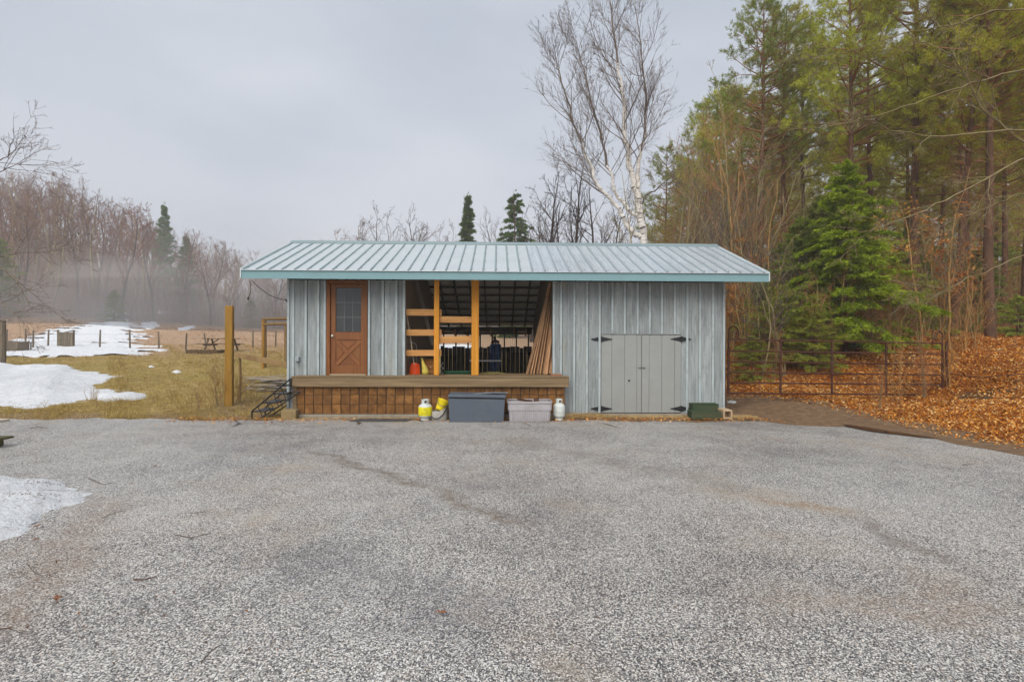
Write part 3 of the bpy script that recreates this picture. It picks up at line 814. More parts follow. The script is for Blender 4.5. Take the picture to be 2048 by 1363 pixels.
# back of the bay: beam, wire panels, plank fence
hb = roofw(VB) - 0.2
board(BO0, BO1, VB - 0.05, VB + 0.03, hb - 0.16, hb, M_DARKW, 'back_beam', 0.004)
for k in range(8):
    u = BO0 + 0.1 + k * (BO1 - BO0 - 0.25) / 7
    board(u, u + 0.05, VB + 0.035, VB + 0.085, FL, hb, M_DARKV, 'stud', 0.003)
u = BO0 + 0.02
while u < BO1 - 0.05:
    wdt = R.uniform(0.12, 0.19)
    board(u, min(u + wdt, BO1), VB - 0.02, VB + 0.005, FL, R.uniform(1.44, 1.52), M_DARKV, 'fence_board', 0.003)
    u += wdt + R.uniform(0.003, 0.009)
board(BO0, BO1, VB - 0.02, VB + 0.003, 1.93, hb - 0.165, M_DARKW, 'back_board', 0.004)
wm = MB()
u = SU(958, VB)
while u < BO1:
    wm.tube([(u, VB - 0.07, 1.30), (u, VB - 0.07, 1.98)], 0.003, 3); u += 0.075
for k in range(9):
    wm.tube([(SU(958, VB), VB - 0.072, 1.32 + k * 0.08), (BO1, VB - 0.072, 1.32 + k * 0.08)], 0.003, 3)
wm.build('wire_panel', plain('galvanised_wire', lin(150, 148, 140), 0.5, metal=0.4), shed)

for px in (887, 910, 934, 958, 982, 1029, 1052):
    o = board(SU(px, VB - .1) - .025, SU(px, VB - .1) + .025, VB - 0.115, VB - 0.09, SW(px, 672, VB - .1), SW(px, 658, VB - .1), M_RAIL, 'hanging_slat', 0.003)
    o.rotation_euler[1] = R.uniform(-.12, .12)
# --- entrance door
DV = 0.012
fx0, fx1, ft, fb = SU(653.5), SU(735), SW(694, 560), DZ + 0.002
for a, b, c, d in ((fx0, SU(660.5), fb, ft), (SU(732), fx1, fb, ft), (SU(660.5) + 0.001, SU(732) - 0.001, SW(694, 567.5), ft)):
    board(a, b, -0.03, 0.09, c, d, M_FRAME, 'door_frame', 0.005)
board(SU(660.5), SU(732), -0.045, 0.09, fb, fb + 0.022, plain('pale_door_sill', lin(186, 170, 140), 0.6), 'door_sill', 0.004)
dx0, dx1, dz1, dz0 = SU(661) + 0.001, SU(731.5) - 0.001, SW(694, 568.2), fb + 0.026
gx0, gx1, gz1, gz0 = SU(671), SU(721.5), SW(696, 575), SW(696, 663.5)
qx0, qx1, qz1, qz0 = SU(670), SU(722.5), SW(696, 679), SW(696, 731)
dm = MB()
for bx_ in ((dx0, gx0, dz0, dz1), (gx1, dx1, dz0, dz1), (gx0, gx1, gz1, dz1), (gx0, gx1, qz1, gz0), (gx0, gx1, dz0, qz0)):
    dm.box(bx_[0], bx_[1], DV, DV + 0.045, bx_[2], bx_[3], 0.003)
door = dm.build('door', M_DOOR, shed)
def dsub(m, name, mat, smooth=False):
    o = m.build(name, mat, shed, smooth=smooth); o.parent = door; o.location = Vector(o.location) - door.location; return o
dsub(MB().box(qx0 + 0.001, qx1 - 0.001, DV + 0.022, DV + 0.035, qz0 + 0.001, qz1 - 0.001), 'door_panel', M_DOOR)
cw = 0.085
for sgn in (1, -1):
    a = Vector((qx0 + 0.02 if sgn > 0 else qx1 - 0.02, DV + 0.014 - 0.003 * sgn, qz0 + 0.02)); b = Vector((qx1 - 0.02 if sgn > 0 else qx0 + 0.02, DV + 0.014 - 0.003 * sgn, qz1 - 0.02))
    dsub(MB().bar(a, b, cw, 0.02, up=(0, 1, 0), bev=0.003), 'cross_brace', M_DOOR)
# raised triangles between the braces
cxm, czm = (qx0 + qx1) / 2, (qz0 + qz1) / 2
hw, hh = (qx1 - qx0) / 2, (qz1 - qz0) / 2
for tri in ([(-.62, .86), (.62, .86), (0, .34)], [(-.62, -.86), (.62, -.86), (0, -.34)], [(-.88, .58), (-.88, -.58), (-.36, 0)], [(.88, .58), (.88, -.58), (.36, 0)]):
    pts = [(cxm + a * hw, czm + b * hh) for a, b in tri]
    dsub(MB().prism(pts, DV + 0.012, DV + 0.024), 'raised_triangle', M_DOOR)
for i in range(3):
    for j in range(3):
        a, b = gx0 + (gx1 - gx0) * i / 3 + 0.006, gx0 + (gx1 - gx0) * (i + 1) / 3 - 0.006
        c, d = gz0 + (gz1 - gz0) * j / 3 + 0.006, gz0 + (gz1 - gz0) * (j + 1) / 3 - 0.006
        dsub(MB().box(a, b, DV + 0.018, DV + 0.026, c, d), 'pane', M_GLASS)
for i in range(1, 3):
    x = gx0 + (gx1 - gx0) * i / 3
    dsub(MB().box(x - 0.007, x + 0.007, DV + 0.012, DV + 0.03, gz0, gz1), 'muntin', M_LEAD)
    z = gz0 + (gz1 - gz0) * i / 3
    dsub(MB().box(gx0, gx1, DV + 0.0135, DV + 0.0285, z - 0.007, z + 0.007), 'muntin', M_LEAD)
kz = SW(665.5, 671.5)
Mk = Matrix.Translation((SU(665.5), DV, kz)) @ Matrix.Rotation(math.radians(90), 4, 'X')
dsub(MB().lathe([(0.034, 0.0), (0.034, 0.008), (0.014, 0.012), (0.014, 0.035), (0.026, 0.042), (0.031, 0.055), (0.026, 0.068), (0.008, 0.073)], 14, M=Mk), 'door_knob', M_BRASS, True)

# --- double plank doors on the right with strap hinges
db = 0.065
for seams in ([1202.3, 1223.5, 1249, 1273.5, 1282.7], [1283.4, 1298, 1323.5, 1349, 1361.7]):
    leafd = board(SU(seams[0]), SU(seams[-1]), 0.006, 0.03, db, dtop - 0.012, M_DOORB, 'plank_door', 0.002)
    for a, b in zip(seams[:-1], seams[1:]):
        o = MB().box(SU(a) + 0.0025, SU(b) - 0.0025, -0.016 + R.uniform(-.003, .003), 0.004, db, dtop - 0.010 + R.uniform(-.004, 0), 0.004).build('plank', M_DOORB, shed)
        o.parent = leafd; o.location = Vector(o.location) - leafd.location
    for py in (678, 816.5):
        left = seams[0] < 1250
        p0 = 1202 if left else 1362
        s_ = 1 if left else -1
        m = MB()
        z = SW(p0, py); L1, L2 = SU(1224) - SU(1202), SU(1202) - SU(1182)
        uu = SU(p0)
        for L, dr in ((L1, s_), (L2, -s_)):
            poly = [(uu + dr * 0.006, z - 0.065), (uu + dr * 0.07, z - 0.045), (uu + dr * L, z - 0.006), (uu + dr * L, z + 0.006), (uu + dr * 0.07, z + 0.045), (uu + dr * 0.006, z + 0.065)]
            if dr < 0: poly = poly[::-1]
            m.prism(poly, -0.027 if dr == s_ else -0.0235, -0.0215 if dr == s_ else -0.002)
        m.tube([(uu, -0.028, z - 0.075), (uu, -0.028, z + 0.075)], 0.008, 8)
        h = m.build('strap_hinge', M_BLACK, shed); h.parent = leafd; h.location = Vector(h.location) - leafd.location
hp = MB().box(SU(1276), SU(1290), -0.026, -0.0195, SW(1283, 736.5), SW(1283, 734), 0.001)
hp.tube([(SU(1289), -0.036, SW(1283, 737)), (SU(1289), -0.036, SW(1283, 733.5))], 0.006, 6)
hp.build('latch', plain('dull_latch', lin(110, 108, 96), 0.5, metal=0.5), shed)
Mh = Matrix.Translation((SU(1258), -0.0195, SW(1258, 760.5))) @ Matrix.Rotation(math.radians(90), 4, 'X')
MB().lathe([(0.022, 0.0), (0.022, 0.006), (0.014, 0.007)], 12, M=Mh).build('dark_hole_disc', M_BLACK, shed)  # black disc stands in for the shaded inside of the hole
board(SU(592.5), SU(600), -0.075, -0.001, SW(596, 722), SW(596, 713), plain('grey_outlet_box', lin(150, 160, 162), 0.5), 'outlet_box', 0.008)
# cables at the left eave
cb = MB()
p0, p1 = Vector((SU(503, -0.3), -0.3, 3.0)), Vector((SU(574), -0.02, SW(574, 600)))
cb.tube([p0 + (p1 - p0) * t + Vector((0, 0, -0.10 * math.sin(math.pi * t))) for t in np.linspace(0, 1, 12)], 0.007, 5)
q = Vector((SU(499, -0.3), -0.3, 3.0))
cb.tube([q, q + Vector((0.02, 0, -0.1)), q + Vector((0.03, 0, -0.22)), q + Vector((0.0, 0, -0.32)), q + Vector((-0.03, 0, -0.37))], 0.007, 5)
cb.tube([q + Vector((-0.03, 0, -0.36)), q + Vector((-0.035, 0, -0.42))], 0.018, 8)
cb.tube([p1 + Vector((-0.03, 0, 0.02)), p1 + Vector((0.01, 0, -0.04))], 0.016, 8)
cb.build('cable', M_BLACK, shed)
# ------------------------------------------------------------------ things in and around the shed
def thing(name, label, cat, loc, rz=0.0, group=None):
    return tag(empty(name, loc, rz), label, cat, group)
def solo(m, name, mat, label, cat, loc, rz=0.0, group=None, smooth=False):
    """one-mesh thing: shape given about its own base point"""
    o = m.build(name, mat, loc=(0, 0, 0), smooth=smooth)
    o.location = tuple(loc); o.rotation_euler = (0, 0, rz)
    return tag(o, label, cat, group)
def part(m, name, mat, par, smooth=False, label=None):
    o = m.build(name, mat, par, smooth=smooth)
    if label: o['label'] = label
    return o
def sub(m, name, mat, par, smooth=False):
    o = m.build(name, mat, par, smooth=smooth)
    o.location = Vector(o.location) - par.location
    return o

M_STEEL = plain('dull_steel', lin(150, 150, 146), 0.4, metal=0.7, var=0.15)
M_WTANK = plain('white_tank_enamel', lin(206, 212, 208), 0.4, var=0.05, dirt=lin(150, 140, 116), dirt_amt=0.5)
M_YLAB = plain('yellow_tank_sleeve', lin(226, 214, 22), 0.5, var=0.06, dirt=lin(150, 140, 60), dirt_amt=0.25)
M_INK = plain('dark_print', lin(60, 60, 50), 0.6)
# ---- gas bottles
def gas_bottle(px, py_base, v, r, h, label, sleeve):
    loc = S(SU(px, v), v, 0.0)
    t = thing('propane_tank', label, 'propane tank', loc, SA, 'propane tanks beside the deck')
    k = h / 0.45
    m = MB().lathe([(r * .55, 0.055 * k), (r * .85, 0.065 * k), (r * .97, 0.09 * k), (r, 0.12 * k), (r, 0.19 * k), (r * 1.015, 0.195 * k), (r, 0.20 * k), (r, 0.27 * k), (r * .96, 0.305 * k), (r * .82, 0.335 * k), (r * .5, 0.352 * k), (0.03, 0.356 * k)], 28)
    part(m, 'tank_body', M_WTANK, t, True)
    part(MB().lathe([(r * .66, 0.0), (r * .66, 0.06 * k), (r * .63, 0.06 * k), (r * .63, 0.0)], 24, cap=False), 'foot_ring', M_WTANK, t, True)
    # collar with two hand openings: an arc of uprights and a top band
    col = MB(); n = 30; rc = r * .56; z0, z1, z2, z3 = 0.34 * k, 0.375 * k, 0.425 * k, 0.45 * k
    for i in range(n):
        a0, a1 = 2 * math.pi * i / n, 2 * math.pi * (i + 1) / n
        P = lambda a, z, rr: (rr * math.cos(a), rr * math.sin(a), z)
        for za, zb_ in ((z0, z1), (z1, z2), (z2, z3)):
            if za == z1 and (i % 10) in (2, 3, 4, 5): continue
            vs_ = [P(a0, za, rc), P(a1, za, rc), P(a1, zb_, rc), P(a0, zb_, rc), P(a0, za, rc - .006), P(a1, za, rc - .006), P(a1, zb_, rc - .006), P(a0, zb_, rc - .006)]
            col.add(vs_, [(0, 1, 2, 3), (7, 6, 5, 4), (0, 4, 5, 1), (3, 2, 6, 7), (1, 5, 6, 2), (0, 3, 7, 4)])
    part(col, 'collar', M_WTANK, t)
    vl = MB().tube([(0, 0, 0.35 * k), (0, 0, 0.40 * k)], 0.022, 10).tube([(0, 0, 0.385 * k), (-0.05, -0.02, 0.385 * k)], 0.014, 8).tube([(0, 0, 0.40 * k), (0, 0, 0.425 * k)], 0.032, 10)
    part(vl, 'valve', plain('valve_brass', lin(70, 66, 54), 0.4, metal=0.6), t)
    if sleeve:
        lb = part(MB().lathe([(r * 1.006, 0.105 * k), (r * 1.02, 0.11 * k), (r * 1.02, 0.285 * k), (r * 1.0, 0.292 * k)], 28, cap=False), 'yellow_sleeve', M_YLAB, t, True)
        pm_ = MB()
        for row in range(4):
            for c_ in range(5):
                a = -math.pi / 2 + (c_ - 2) * 0.2 + R.uniform(-.03, .03); z = 0.14 * k + row * 0.036 * k
                if R.random() < .25: continue
                rr = r * 1.026; w_ = 0.07
                pm_.add([(rr * math.cos(a - w_), rr * math.sin(a - w_), z), (rr * math.cos(a + w_), rr * math.sin(a + w_), z), (rr * math.cos(a + w_), rr * math.sin(a + w_), z + 0.007), (rr * math.cos(a - w_), rr * math.sin(a - w_), z + 0.007)], [(0, 1, 2, 3)])
        sub(pm_, 'printed_lines', M_INK, lb)
    return t
gas_bottle(851, 838, -0.62, 0.145, 0.445, 'white propane tank wearing a yellow printed sleeve', True)
gas_bottle(1118.5, 840, -0.62, 0.128, 0.455, 'plain white propane tank beside the lavender tub', False)

# ---- yellow bucket lying in a cut plastic jug
vb_ = -0.62
loc = S(SU(880, vb_), vb_, 0.0)
t = thing('plastic_jug_tub', 'cut down pale plastic jug with black strap, left of the dark deck box', 'tub', loc, SA)
M_JUG = plain('cloudy_jug_plastic', lin(190, 186, 176), 0.45, var=0.12, dirt=lin(168, 136, 108), dirt_amt=0.6, transl=0.2)
jm = MB(); n = 20; prof = [(0.155, 0.0), (0.17, 0.02), (0.172, 0.12), (0.165, 0.2)]
for i, (r_, z_) in enumerate(prof):
    for k in range(n):
        a = 2 * math.pi * k / n
        sq = 1 / max(abs(math.cos(a)), abs(math.sin(a))) ** 0.55
        zz = z_ + (0.10 * max(0, math.cos(a)) if i == 3 else 0)
        jm.v.append((r_ * sq * math.cos(a), r_ * .8 * sq * math.sin(a), zz))
for i in range(3):
    for k in range(n):
        k2 = (k + 1) % n; jm.f.append((i * n + k, i * n + k2, (i + 1) * n + k2, (i + 1) * n + k))
jm.f.append(tuple(reversed(range(n))))
part(jm, 'jug_wall', M_JUG, t, True)
part(MB().tube([(-0.17, -0.12, 0.10), (-0.10, -0.16, 0.05), (0.0, -0.165, 0.06), (0.09, -0.155, 0.14), (0.15, -0.13, 0.26), (0.19, -0.05, 0.31)], 0.012, 6), 'strap', M_BLACK, t)
M_YEL = plain('yellow_bucket_plastic', lin(232, 206, 20), 0.4, var=0.06, dirt=lin(150, 126, 40), dirt_amt=0.25)
bl = S(SU(879, -0.66), -0.66, 0.21)
bk = tag(empty('yellow_bucket', bl), 'small yellow bucket tipped inside the cut jug', 'bucket')
bk.rotation_euler = (math.radians(-22), math.radians(24), SA)
part(MB().lathe([(0.001, 0.0), (0.085, 0.0), (0.09, 0.008), (0.125, 0.21), (0.132, 0.213), (0.132, 0.232), (0.122, 0.232), (0.118, 0.205), (0.084, 0.015), (0.001, 0.012)], 28, cap=False), 'pail', M_YEL, bk, True)
hd = [(0.128 * math.cos(a), -0.03 - 0.125 * math.sin(a) * .95, 0.20 - 0.12 * math.sin(a)) for a in np.linspace(0, math.pi, 14)]
part(MB().tube(hd, 0.006, 5), 'bail', M_STEEL, bk)

# ---- dark deck box
v0 = -0.95
bx0, bx1 = SU(897, v0), SU(1012, v0)
w_, top_ = bx1 - bx0, SW(950, 789, v0)
t = thing('deck_box', 'long slate grey plastic storage box in front of the deck', 'storage box', S((bx0 + bx1) / 2, v0, 0.0), SA)
M_SLATE = plain('slate_plastic', lin(84, 92, 102), 0.55, var=0.07, scale=4, dirt=lin(112, 114, 114), dirt_amt=0.35)
hw_ = w_ / 2
bm_ = MB()
bm_.add([(-hw_ + .03, 0, 0.005), (hw_ - .05, 0, 0.005), (hw_ - .05, .5, 0.005), (-hw_ + .03, .5, 0.005), (-hw_, -.012, top_ - 0.075), (hw_ - 0.02, -.012, top_ - 0.095), (hw_ - 0.02, .53, top_ - 0.075), (-hw_, .53, top_ - 0.075)],
        [(3, 2, 1, 0), (4, 5, 6, 7), (0, 1, 5, 4), (1, 2, 6, 5), (2, 3, 7, 6), (3, 0, 4, 7)])
part(bm_, 'box_body', M_SLATE, t)
lid = MB().box(-hw_ - 0.006, hw_ + 0.004, -0.03, 0.545, -0.03, 0.03, 0.012, Matrix.Translation((0, 0, top_ - 0.032)) @ Matrix.Rotation(math.radians(0.9), 4, 'Y'))
part(lid, 'lid', M_SLATE, t)
for x in (-0.42, 0.0, 0.42):
    part(MB().box(x - .012, x + .012, -0.014, -0.001, 0.05, top_ - 0.11, 0.004), 'moulded_rib', M_SLATE, t) if False else None
M_SHING = plain('grey_slate_scrap', lin(120, 128, 134), 0.6, var=0.15)
for k, (dx, dy, a, lab) in enumerate(((0.10, 0.12, 8, 'grey shingle scrap leftmost on the dark deck box'), (0.30, 0.2, -12, 'grey shingle scrap in the middle of the deck box lid'), (0.48, 0.15, 5, 'grey shingle scrap at the right end of the deck box'))):
    p = S((bx0 + bx1) / 2 + dx, v0 + dy + 0.1, top_ + 0.004 + 0.006 * k)
    o = solo(MB().box(-0.17, 0.17, -0.09, 0.09, 0, 0.007, 0.001), 'shingle_scrap', M_SHING, lab, 'shingle', p, SA + math.radians(a), 'shingle scraps on the deck box')
    o.rotation_euler[1] = math.radians(-3 + 2 * k)

# ---- lavender tub
v0 = -0.95
bx0, bx1 = SU(1015, v0), SU(1106, v0)
hw_ = (bx1 - bx0) / 2; top_ = SW(1060, 803, v0)
t = thing('storage_tub', 'open lavender grey plastic tub between dark box and white tank', 'tub', S((bx0 + bx1) / 2, v0 + 0.28, 0.0), SA)
M_LAV = plain('lavender_grey_plastic', lin(172, 167, 169), 0.5, var=0.08, scale=4, dirt=lin(128, 120, 116), dirt_amt=0.5)
def rrect(hx, hy, r, z, n=6):
    pts = []
    for cx, cy, a0 in ((hx - r, hy - r, 0), (-hx + r, hy - r, 90), (-hx + r, -hy + r, 180), (hx - r, -hy + r, 270)):
        for k in range(n + 1):
            a = math.radians(a0 + 90 * k / n); pts.append((cx + r * math.cos(a), cy + r * math.sin(a), z))
    return pts
def loft(rings, cap0=True, cap1=False):
    m = MB(); n = len(rings[0])
    for r_ in rings: m.v.extend(r_)
    for i in range(len(rings) - 1):
        for k in range(n):
            k2 = (k + 1) % n; m.f.append((i * n + k, i * n + k2, (i + 1) * n + k2, (i + 1) * n + k))
    if cap0: m.f.append(tuple(reversed(range(n))))
    if cap1: m.f.append(tuple((len(rings) - 1) * n + k for k in range(n)))
    return m
hy = 0.24
part(loft([rrect(hw_ - .045, hy - .03, .06, 0.004), rrect(hw_ - .03, hy - .018, .06, top_ * .56), rrect(hw_ - .012, hy - .004, .06, top_ * .565), rrect(hw_ - .008, hy - .002, .06, top_ * .93),
           rrect(hw_ - .02, hy - .016, .055, top_ * .93), rrect(hw_ - .05, hy - .035, .05, 0.02)], True, True), 'tub_wall', M_LAV, t)
part(loft([rrect(hw_, hy + .012, .06, top_ * .90), rrect(hw_ + .003, hy + .014, .06, top_ * .99), rrect(hw_ - .012, hy, .055, top_), rrect(hw_ - .024, hy - .012, .05, top_ * .97)], False), 'rim', M_LAV, t)
nr = 20
for k in range(nr):
    x = -hw_ + 0.10 + k * (2 * hw_ - 0.2) / (nr - 1)
    part(MB().box(x - .011, x + .011, -hy + .010, -hy + .034, 0.03, top_ * .53, 0.005), 'moulded_rib', M_LAV, t)
M_BRN = wood('dark_brown_offcut', lin(58, 38, 26), lin(92, 62, 42), axis=0)
o = solo(MB().box(-0.16, 0.16, -0.05, 0.05, -0.02, 0.02, 0.004), 'wood_offcut', M_BRN, 'dark wood offcut poking out of the lavender tub', 'wood', S(SU(1050, v0 + .3), v0 + .3, top_ - 0.005), SA)
o.rotation_euler = (0, math.radians(9), SA + .1)
bt = tag(empty('rubber_boot', S(SU(1072, v0 + .28), v0 + .28, 0.03)), 'dark brown rubber boot standing in the lavender tub', 'boot'); bt.rotation_euler = (0, 0, SA + .4)
part(loft([[(0.055 * math.cos(a) + dx, 0.055 * math.sin(a), z) for a in np.linspace(0, 2 * math.pi, 13)[:-1]] for z, dx in ((0.06, 0), (0.14, 0), (0.25, 0.01), (top_ + 0.015, 0.012))], True, True), 'shaft', M_BRN, bt, True)
part(loft([[(sx * math.cos(a) + 0.05, 0.05 * sy * math.sin(a), z) for a in np.linspace(0, 2 * math.pi, 13)[:-1]] for z, sx, sy in ((0.0, .13, 1), (0.03, .13, 1), (0.075, .10, .85), (0.10, .05, .6))], True, True), 'foot', M_BRN, bt, True)

# ---- mat on the driveway
o = solo(MB().add([(-0.56, -0.17, 0.012), (0.62, -0.2, 0.012), (0.70, 0.1, 0.02), (-0.45, 0.13, 0.018), (-0.56, -0.17, 0.024), (0.62, -0.2, 0.024), (0.70, 0.1, 0.032), (-0.45, 0.13, 0.03)],
                  [(3, 2, 1, 0), (4, 5, 6, 7), (0, 1, 5, 4), (1, 2, 6, 5), (2, 3, 7, 6), (3, 0, 4, 7)]), 'rubber_mat', plain('grey_rubber', lin(74, 74, 72), 0.75, var=0.15, dirt=lin(110, 104, 92), dirt_amt=0.4),
         'flat dark rubber mat lying on the driveway edge', 'mat', S(SU(758, -0.72), -0.72, 0.0), SA)

# ---- green planter boxes and cinder block at the right corner
M_GRN = wood('faded_green_paint', lin(40, 56, 38), lin(62, 80, 52), lin(84, 80, 60), axis=0, var=0.2)
v0 = -0.55
def crate(u0, u1, v0, v1, z0, z1, label):
    t = thing('green_crate', label, 'crate', S((u0 + u1) / 2, (v0 + v1) / 2, z0), SA, 'green wooden crates')
    hx, hy_, h = (u1 - u0) / 2, (v1 - v0) / 2, z1 - z0
    part(MB().box(-hx, hx, -hy_, -hy_ + .02, 0, h, .004), 'side_panel', M_GRN, t); part(MB().box(-hx, hx, hy_ - .02, hy_, 0, h, .004), 'side_panel', M_GRN, t)
    part(MB().box(-hx, -hx + .02, -hy_ + .021, hy_ - .021, 0, h - .004, .004), 'end_panel', M_GRN, t); part(MB().box(hx - .02, hx, -hy_ + .021, hy_ - .021, 0, h - .004, .004), 'end_panel', M_GRN, t)
    part(MB().box(-hx + .021, hx - .021, -hy_ + .021, hy_ - .021, 0.01, 0.03), 'bottom', M_GRN, t)
crate(SU(1384, v0), SU(1443, v0), v0, v0 + 0.26, 0.0, 0.17, 'green wooden crate in front, lower of the two at the right shed corner')
crate(SU(1386, -0.26), SU(1438, -0.26), -0.26, -0.04, 0.0, 0.30, 'taller green wooden crate against the wall at the right shed corner')
u_, v_ = SU(1456.5, -0.55), -0.55
t = thing('cinder_block', 'tan hollow cinder block beside the green crates', 'cinder block', S(u_, v_, 0.0), SA)
cbm = MB()
for a, b, c, d in ((-.10, .10, 0.0, .035), (-.10, .10, .165, .2), (-.10, -.065, .036, .164), (.065, .10, .036, .164)):
    cbm.box(a, b, 0, .38, c, d, .004)
part(cbm, 'block_shell', plain('tan_block', lin(182, 158, 126), .95, var=.12, scale=14, bump=.4), t)
part(MB().box(-.064, .064, .16, .2, .037, .163), 'web', plain('tan_block_web', lin(160, 136, 106), .95), t)

# ---- brick lying on the right end of the deck
o = solo(MB().box(-0.12, 0.12, -0.05, 0.05, 0, 0.055, 0.006), 'brick', plain('dull_red_brick', lin(150, 108, 84), .9, var=.15, bump=.3), 'single dull brick lying on the right end of the deck', 'brick', S(SU(1112, -0.2), -0.2, DZ), SA + .05)

# ---- concrete block under the left end of the deck
o = solo(MB().box(-0.19, 0.12, -0.12, 0.16, 0, 0.2, 0.015), 'foundation_block', plain('mossy_block', lin(142, 122, 84), .95, var=.15, dirt=lin(96, 90, 52), dirt_amt=.6, bump=.3), 'mossy concrete block beside the foot of the metal steps', 'block', S(SU(584, -0.45), -0.45, 0.0), SA + .12)

# ---- folding metal steps at the left end of the deck
v0 = -0.42
A0, A1 = (SU(504.5, v0), SW(504.5, 822, v0)), (SU(582, v0), SW(582, 756.5, v0))
B0, B1 = (SU(521, v0), 0.0), (SU(601, v0), SW(601, 783, v0))
t = thing('metal_steps', 'black metal truss steps leading up to the deck', 'steps', S(A0[0], v0, 0.0), SA)
ox = A0[0]
M_STEPS = plain('black_step_steel', lin(36, 37, 38), .5, metal=.4, var=.25, dirt=lin(90, 62, 40), dirt_amt=.3)
for dv in (0.0, 0.62):
    m = MB()
    P = lambda q: (q[0] - ox, dv, q[1])
    m.tube([P(A0), P(A1)], 0.017, 6); m.tube([P(B0), P(B1)], 0.015, 6)
    m.tube([P(A0), (A0[0] - ox, dv, 0.0)], 0.017, 6); m.tube([P(A1), (A1[0] - ox, dv, SW(582, 783, v0))], 0.017, 6)
    m.tube([(A1[0] - ox, dv, SW(582, 783, v0)), P(B1)], 0.013, 6)
    for k in range(5):
        f0, f1 = (k + .3) / 5, (k + .75) / 5
        pa_ = (A0[0] + (A1[0] - A0[0]) * f1, A0[1] + (A1[1] - A0[1]) * f1); pb_ = (B0[0] + (B1[0] - B0[0]) * f0, B0[1] + (B1[1] - B0[1]) * f0)
        m.tube([P(pa_), P(pb_)], 0.009, 5)
    part(m, 'side_truss', M_STEPS, t)
for k, py in enumerate((822, 804.5, 787, 770)):
    z = SW(540, py, v0); f = (z - A0[1]) / (A1[1] - A0[1])
    x = A0[0] + (A1[0] - A0[0]) * f - ox
    part(MB().box(x, x + 0.27, 0.02, 0.6, z - 0.022, z, 0.004), 'tread', M_STEPS, t)

# ---- scrap boards heaped left of the shed
M_SCRAP = wood('silver_grey_scrap', lin(118, 108, 96), lin(186, 176, 160), lin(150, 132, 108), axis=0, var=.5)
hc = gnd(536, 780)
for k in range(16):
    L, wd = R.uniform(0.5, 1.5), R.uniform(0.09, 0.18)
    x, y = hc.x + R.uniform(-0.5, 0.55), hc.y + R.uniform(-0.35, 0.7)
    o = solo(MB().box(-L / 2, L / 2, -wd / 2, wd / 2, -0.012, 0.016, 0.003), 'scrap_board', M_SCRAP, 'weathered scrap board in the heap beside the metal steps', 'board', (x, y, Hs(x, y) + 0.05 + 0.022 * k), R.uniform(-.5, .5), 'scrap boards heaped beside the steps')
    o.rotation_euler[0] = R.uniform(-.15, .15); o.rotation_euler[1] = R.uniform(-.08, .08)
pl_ = gnd(487, 785)
o = solo(MB().bar((-0.16, 0, 0.02), (0.16, 0.1, 0.32), 0.13, 0.03, bev=.003), 'scrap_plank', M_SCRAP, 'pale plank tilted up against the left side of the scrap heap', 'board', (pl_.x + .13, pl_.y, pl_.z), 0)

# ---- inside the open bay: leaning lumber
M_LUMB = wood('reddish_lumber', lin(150, 108, 74), lin(212, 172, 130), lin(164, 122, 88), axis=2, var=.8)
lean = [(1054, 1096, 0.28, .03, 590), (1060, 1099, 0.32, .04, 575), (1066, 1101, 0.36, .03, 566), (1073, 1103, 0.42, .05, 570), (1079, 1104, 0.46, .03, 585), (1086, 1104, 0.5, .04, 612), (1092, 1105, 0.3, .05, 650), (1098, 1107, 0.36, .09, 690)]
for k, (xb, xt, v, wd, pt) in enumerate(lean):
    a = S(SU(xb, v), v, DZ + 0.004 if v < 0.4 else DZ + 0.004); b = S(SU(xt, v + .25) - 0.02, v + .22, SW(xt, pt, v + .25))
    lab = ['outermost reddish plank of the lumber leaning in the open bay', None, None, None, None, None, None, 'short wide grey offcut leaning at the right jamb of the bay'][k]
    d = b - a
    m = MB().bar((0, 0, 0), d, 0.12 if k != 7 else .2, max(.02, wd * .6), up=(1, 0.4, 0), bev=.003)
    solo(m, 'lumber_plank', M_LUMB, lab or 'reddish plank among the lumber leaning against the bay wall', 'plank', a, 0, 'lumber leaning in the open bay')
# ledge inside the bay on which things stand
board(BO0 - 0.02, BO1 + 0.02, 0.19, 0.78, DZ - 0.03, DZ - 0.001, M_DECK, 'deck_board', 0.004)

# orange scoop shovel
M_ORG = plain('orange_plastic', lin(236, 84, 20), .45, var=.08, transl=.15)
u_, v_ = SU(829, 0.3), 0.30
t = thing('snow_shovel', 'bright orange plastic snow shovel with thin pale handle', 'shovel', S(u_, v_, DZ), SA)
bl_ = MB(); nu, nv = 9, 7
for j in range(nv):
    for i in range(nu):
        a = (i / (nu - 1) - .5) * 2; h_ = j / (nv - 1)
        bl_.v.append((0.125 * a * (1 - .12 * h_ ** 2), -0.05 + 0.07 * a * a + .05 * h_, 0.005 + 0.27 * h_ - 0.05 * a * a * h_))
for j in range(nv - 1):
    for i in range(nu - 1): bl_.f.append((j * nu + i, j * nu + i + 1, (j + 1) * nu + i + 1, (j + 1) * nu + i))
part(bl_, 'blade', M_ORG, t, True)
for i in (-2, -1, 0, 1, 2):
    part(MB().tube([(i * .035, -0.062 + .006 * i * i, .03), (i * .02, -0.03, .24)], 0.006, 5), 'blade_rib', M_ORG, t)
hx = SU(813.5, .3) - u_
part(MB().tube([(0.0, -0.01, 0.2), (hx * .5, -.02, (SW(814, 626, .3) - DZ) * .6), (hx, -.03, SW(814, 626, .3) - DZ)], 0.011, 7), 'handle', plain('pale_handle', lin(196, 176, 152), .6), t)
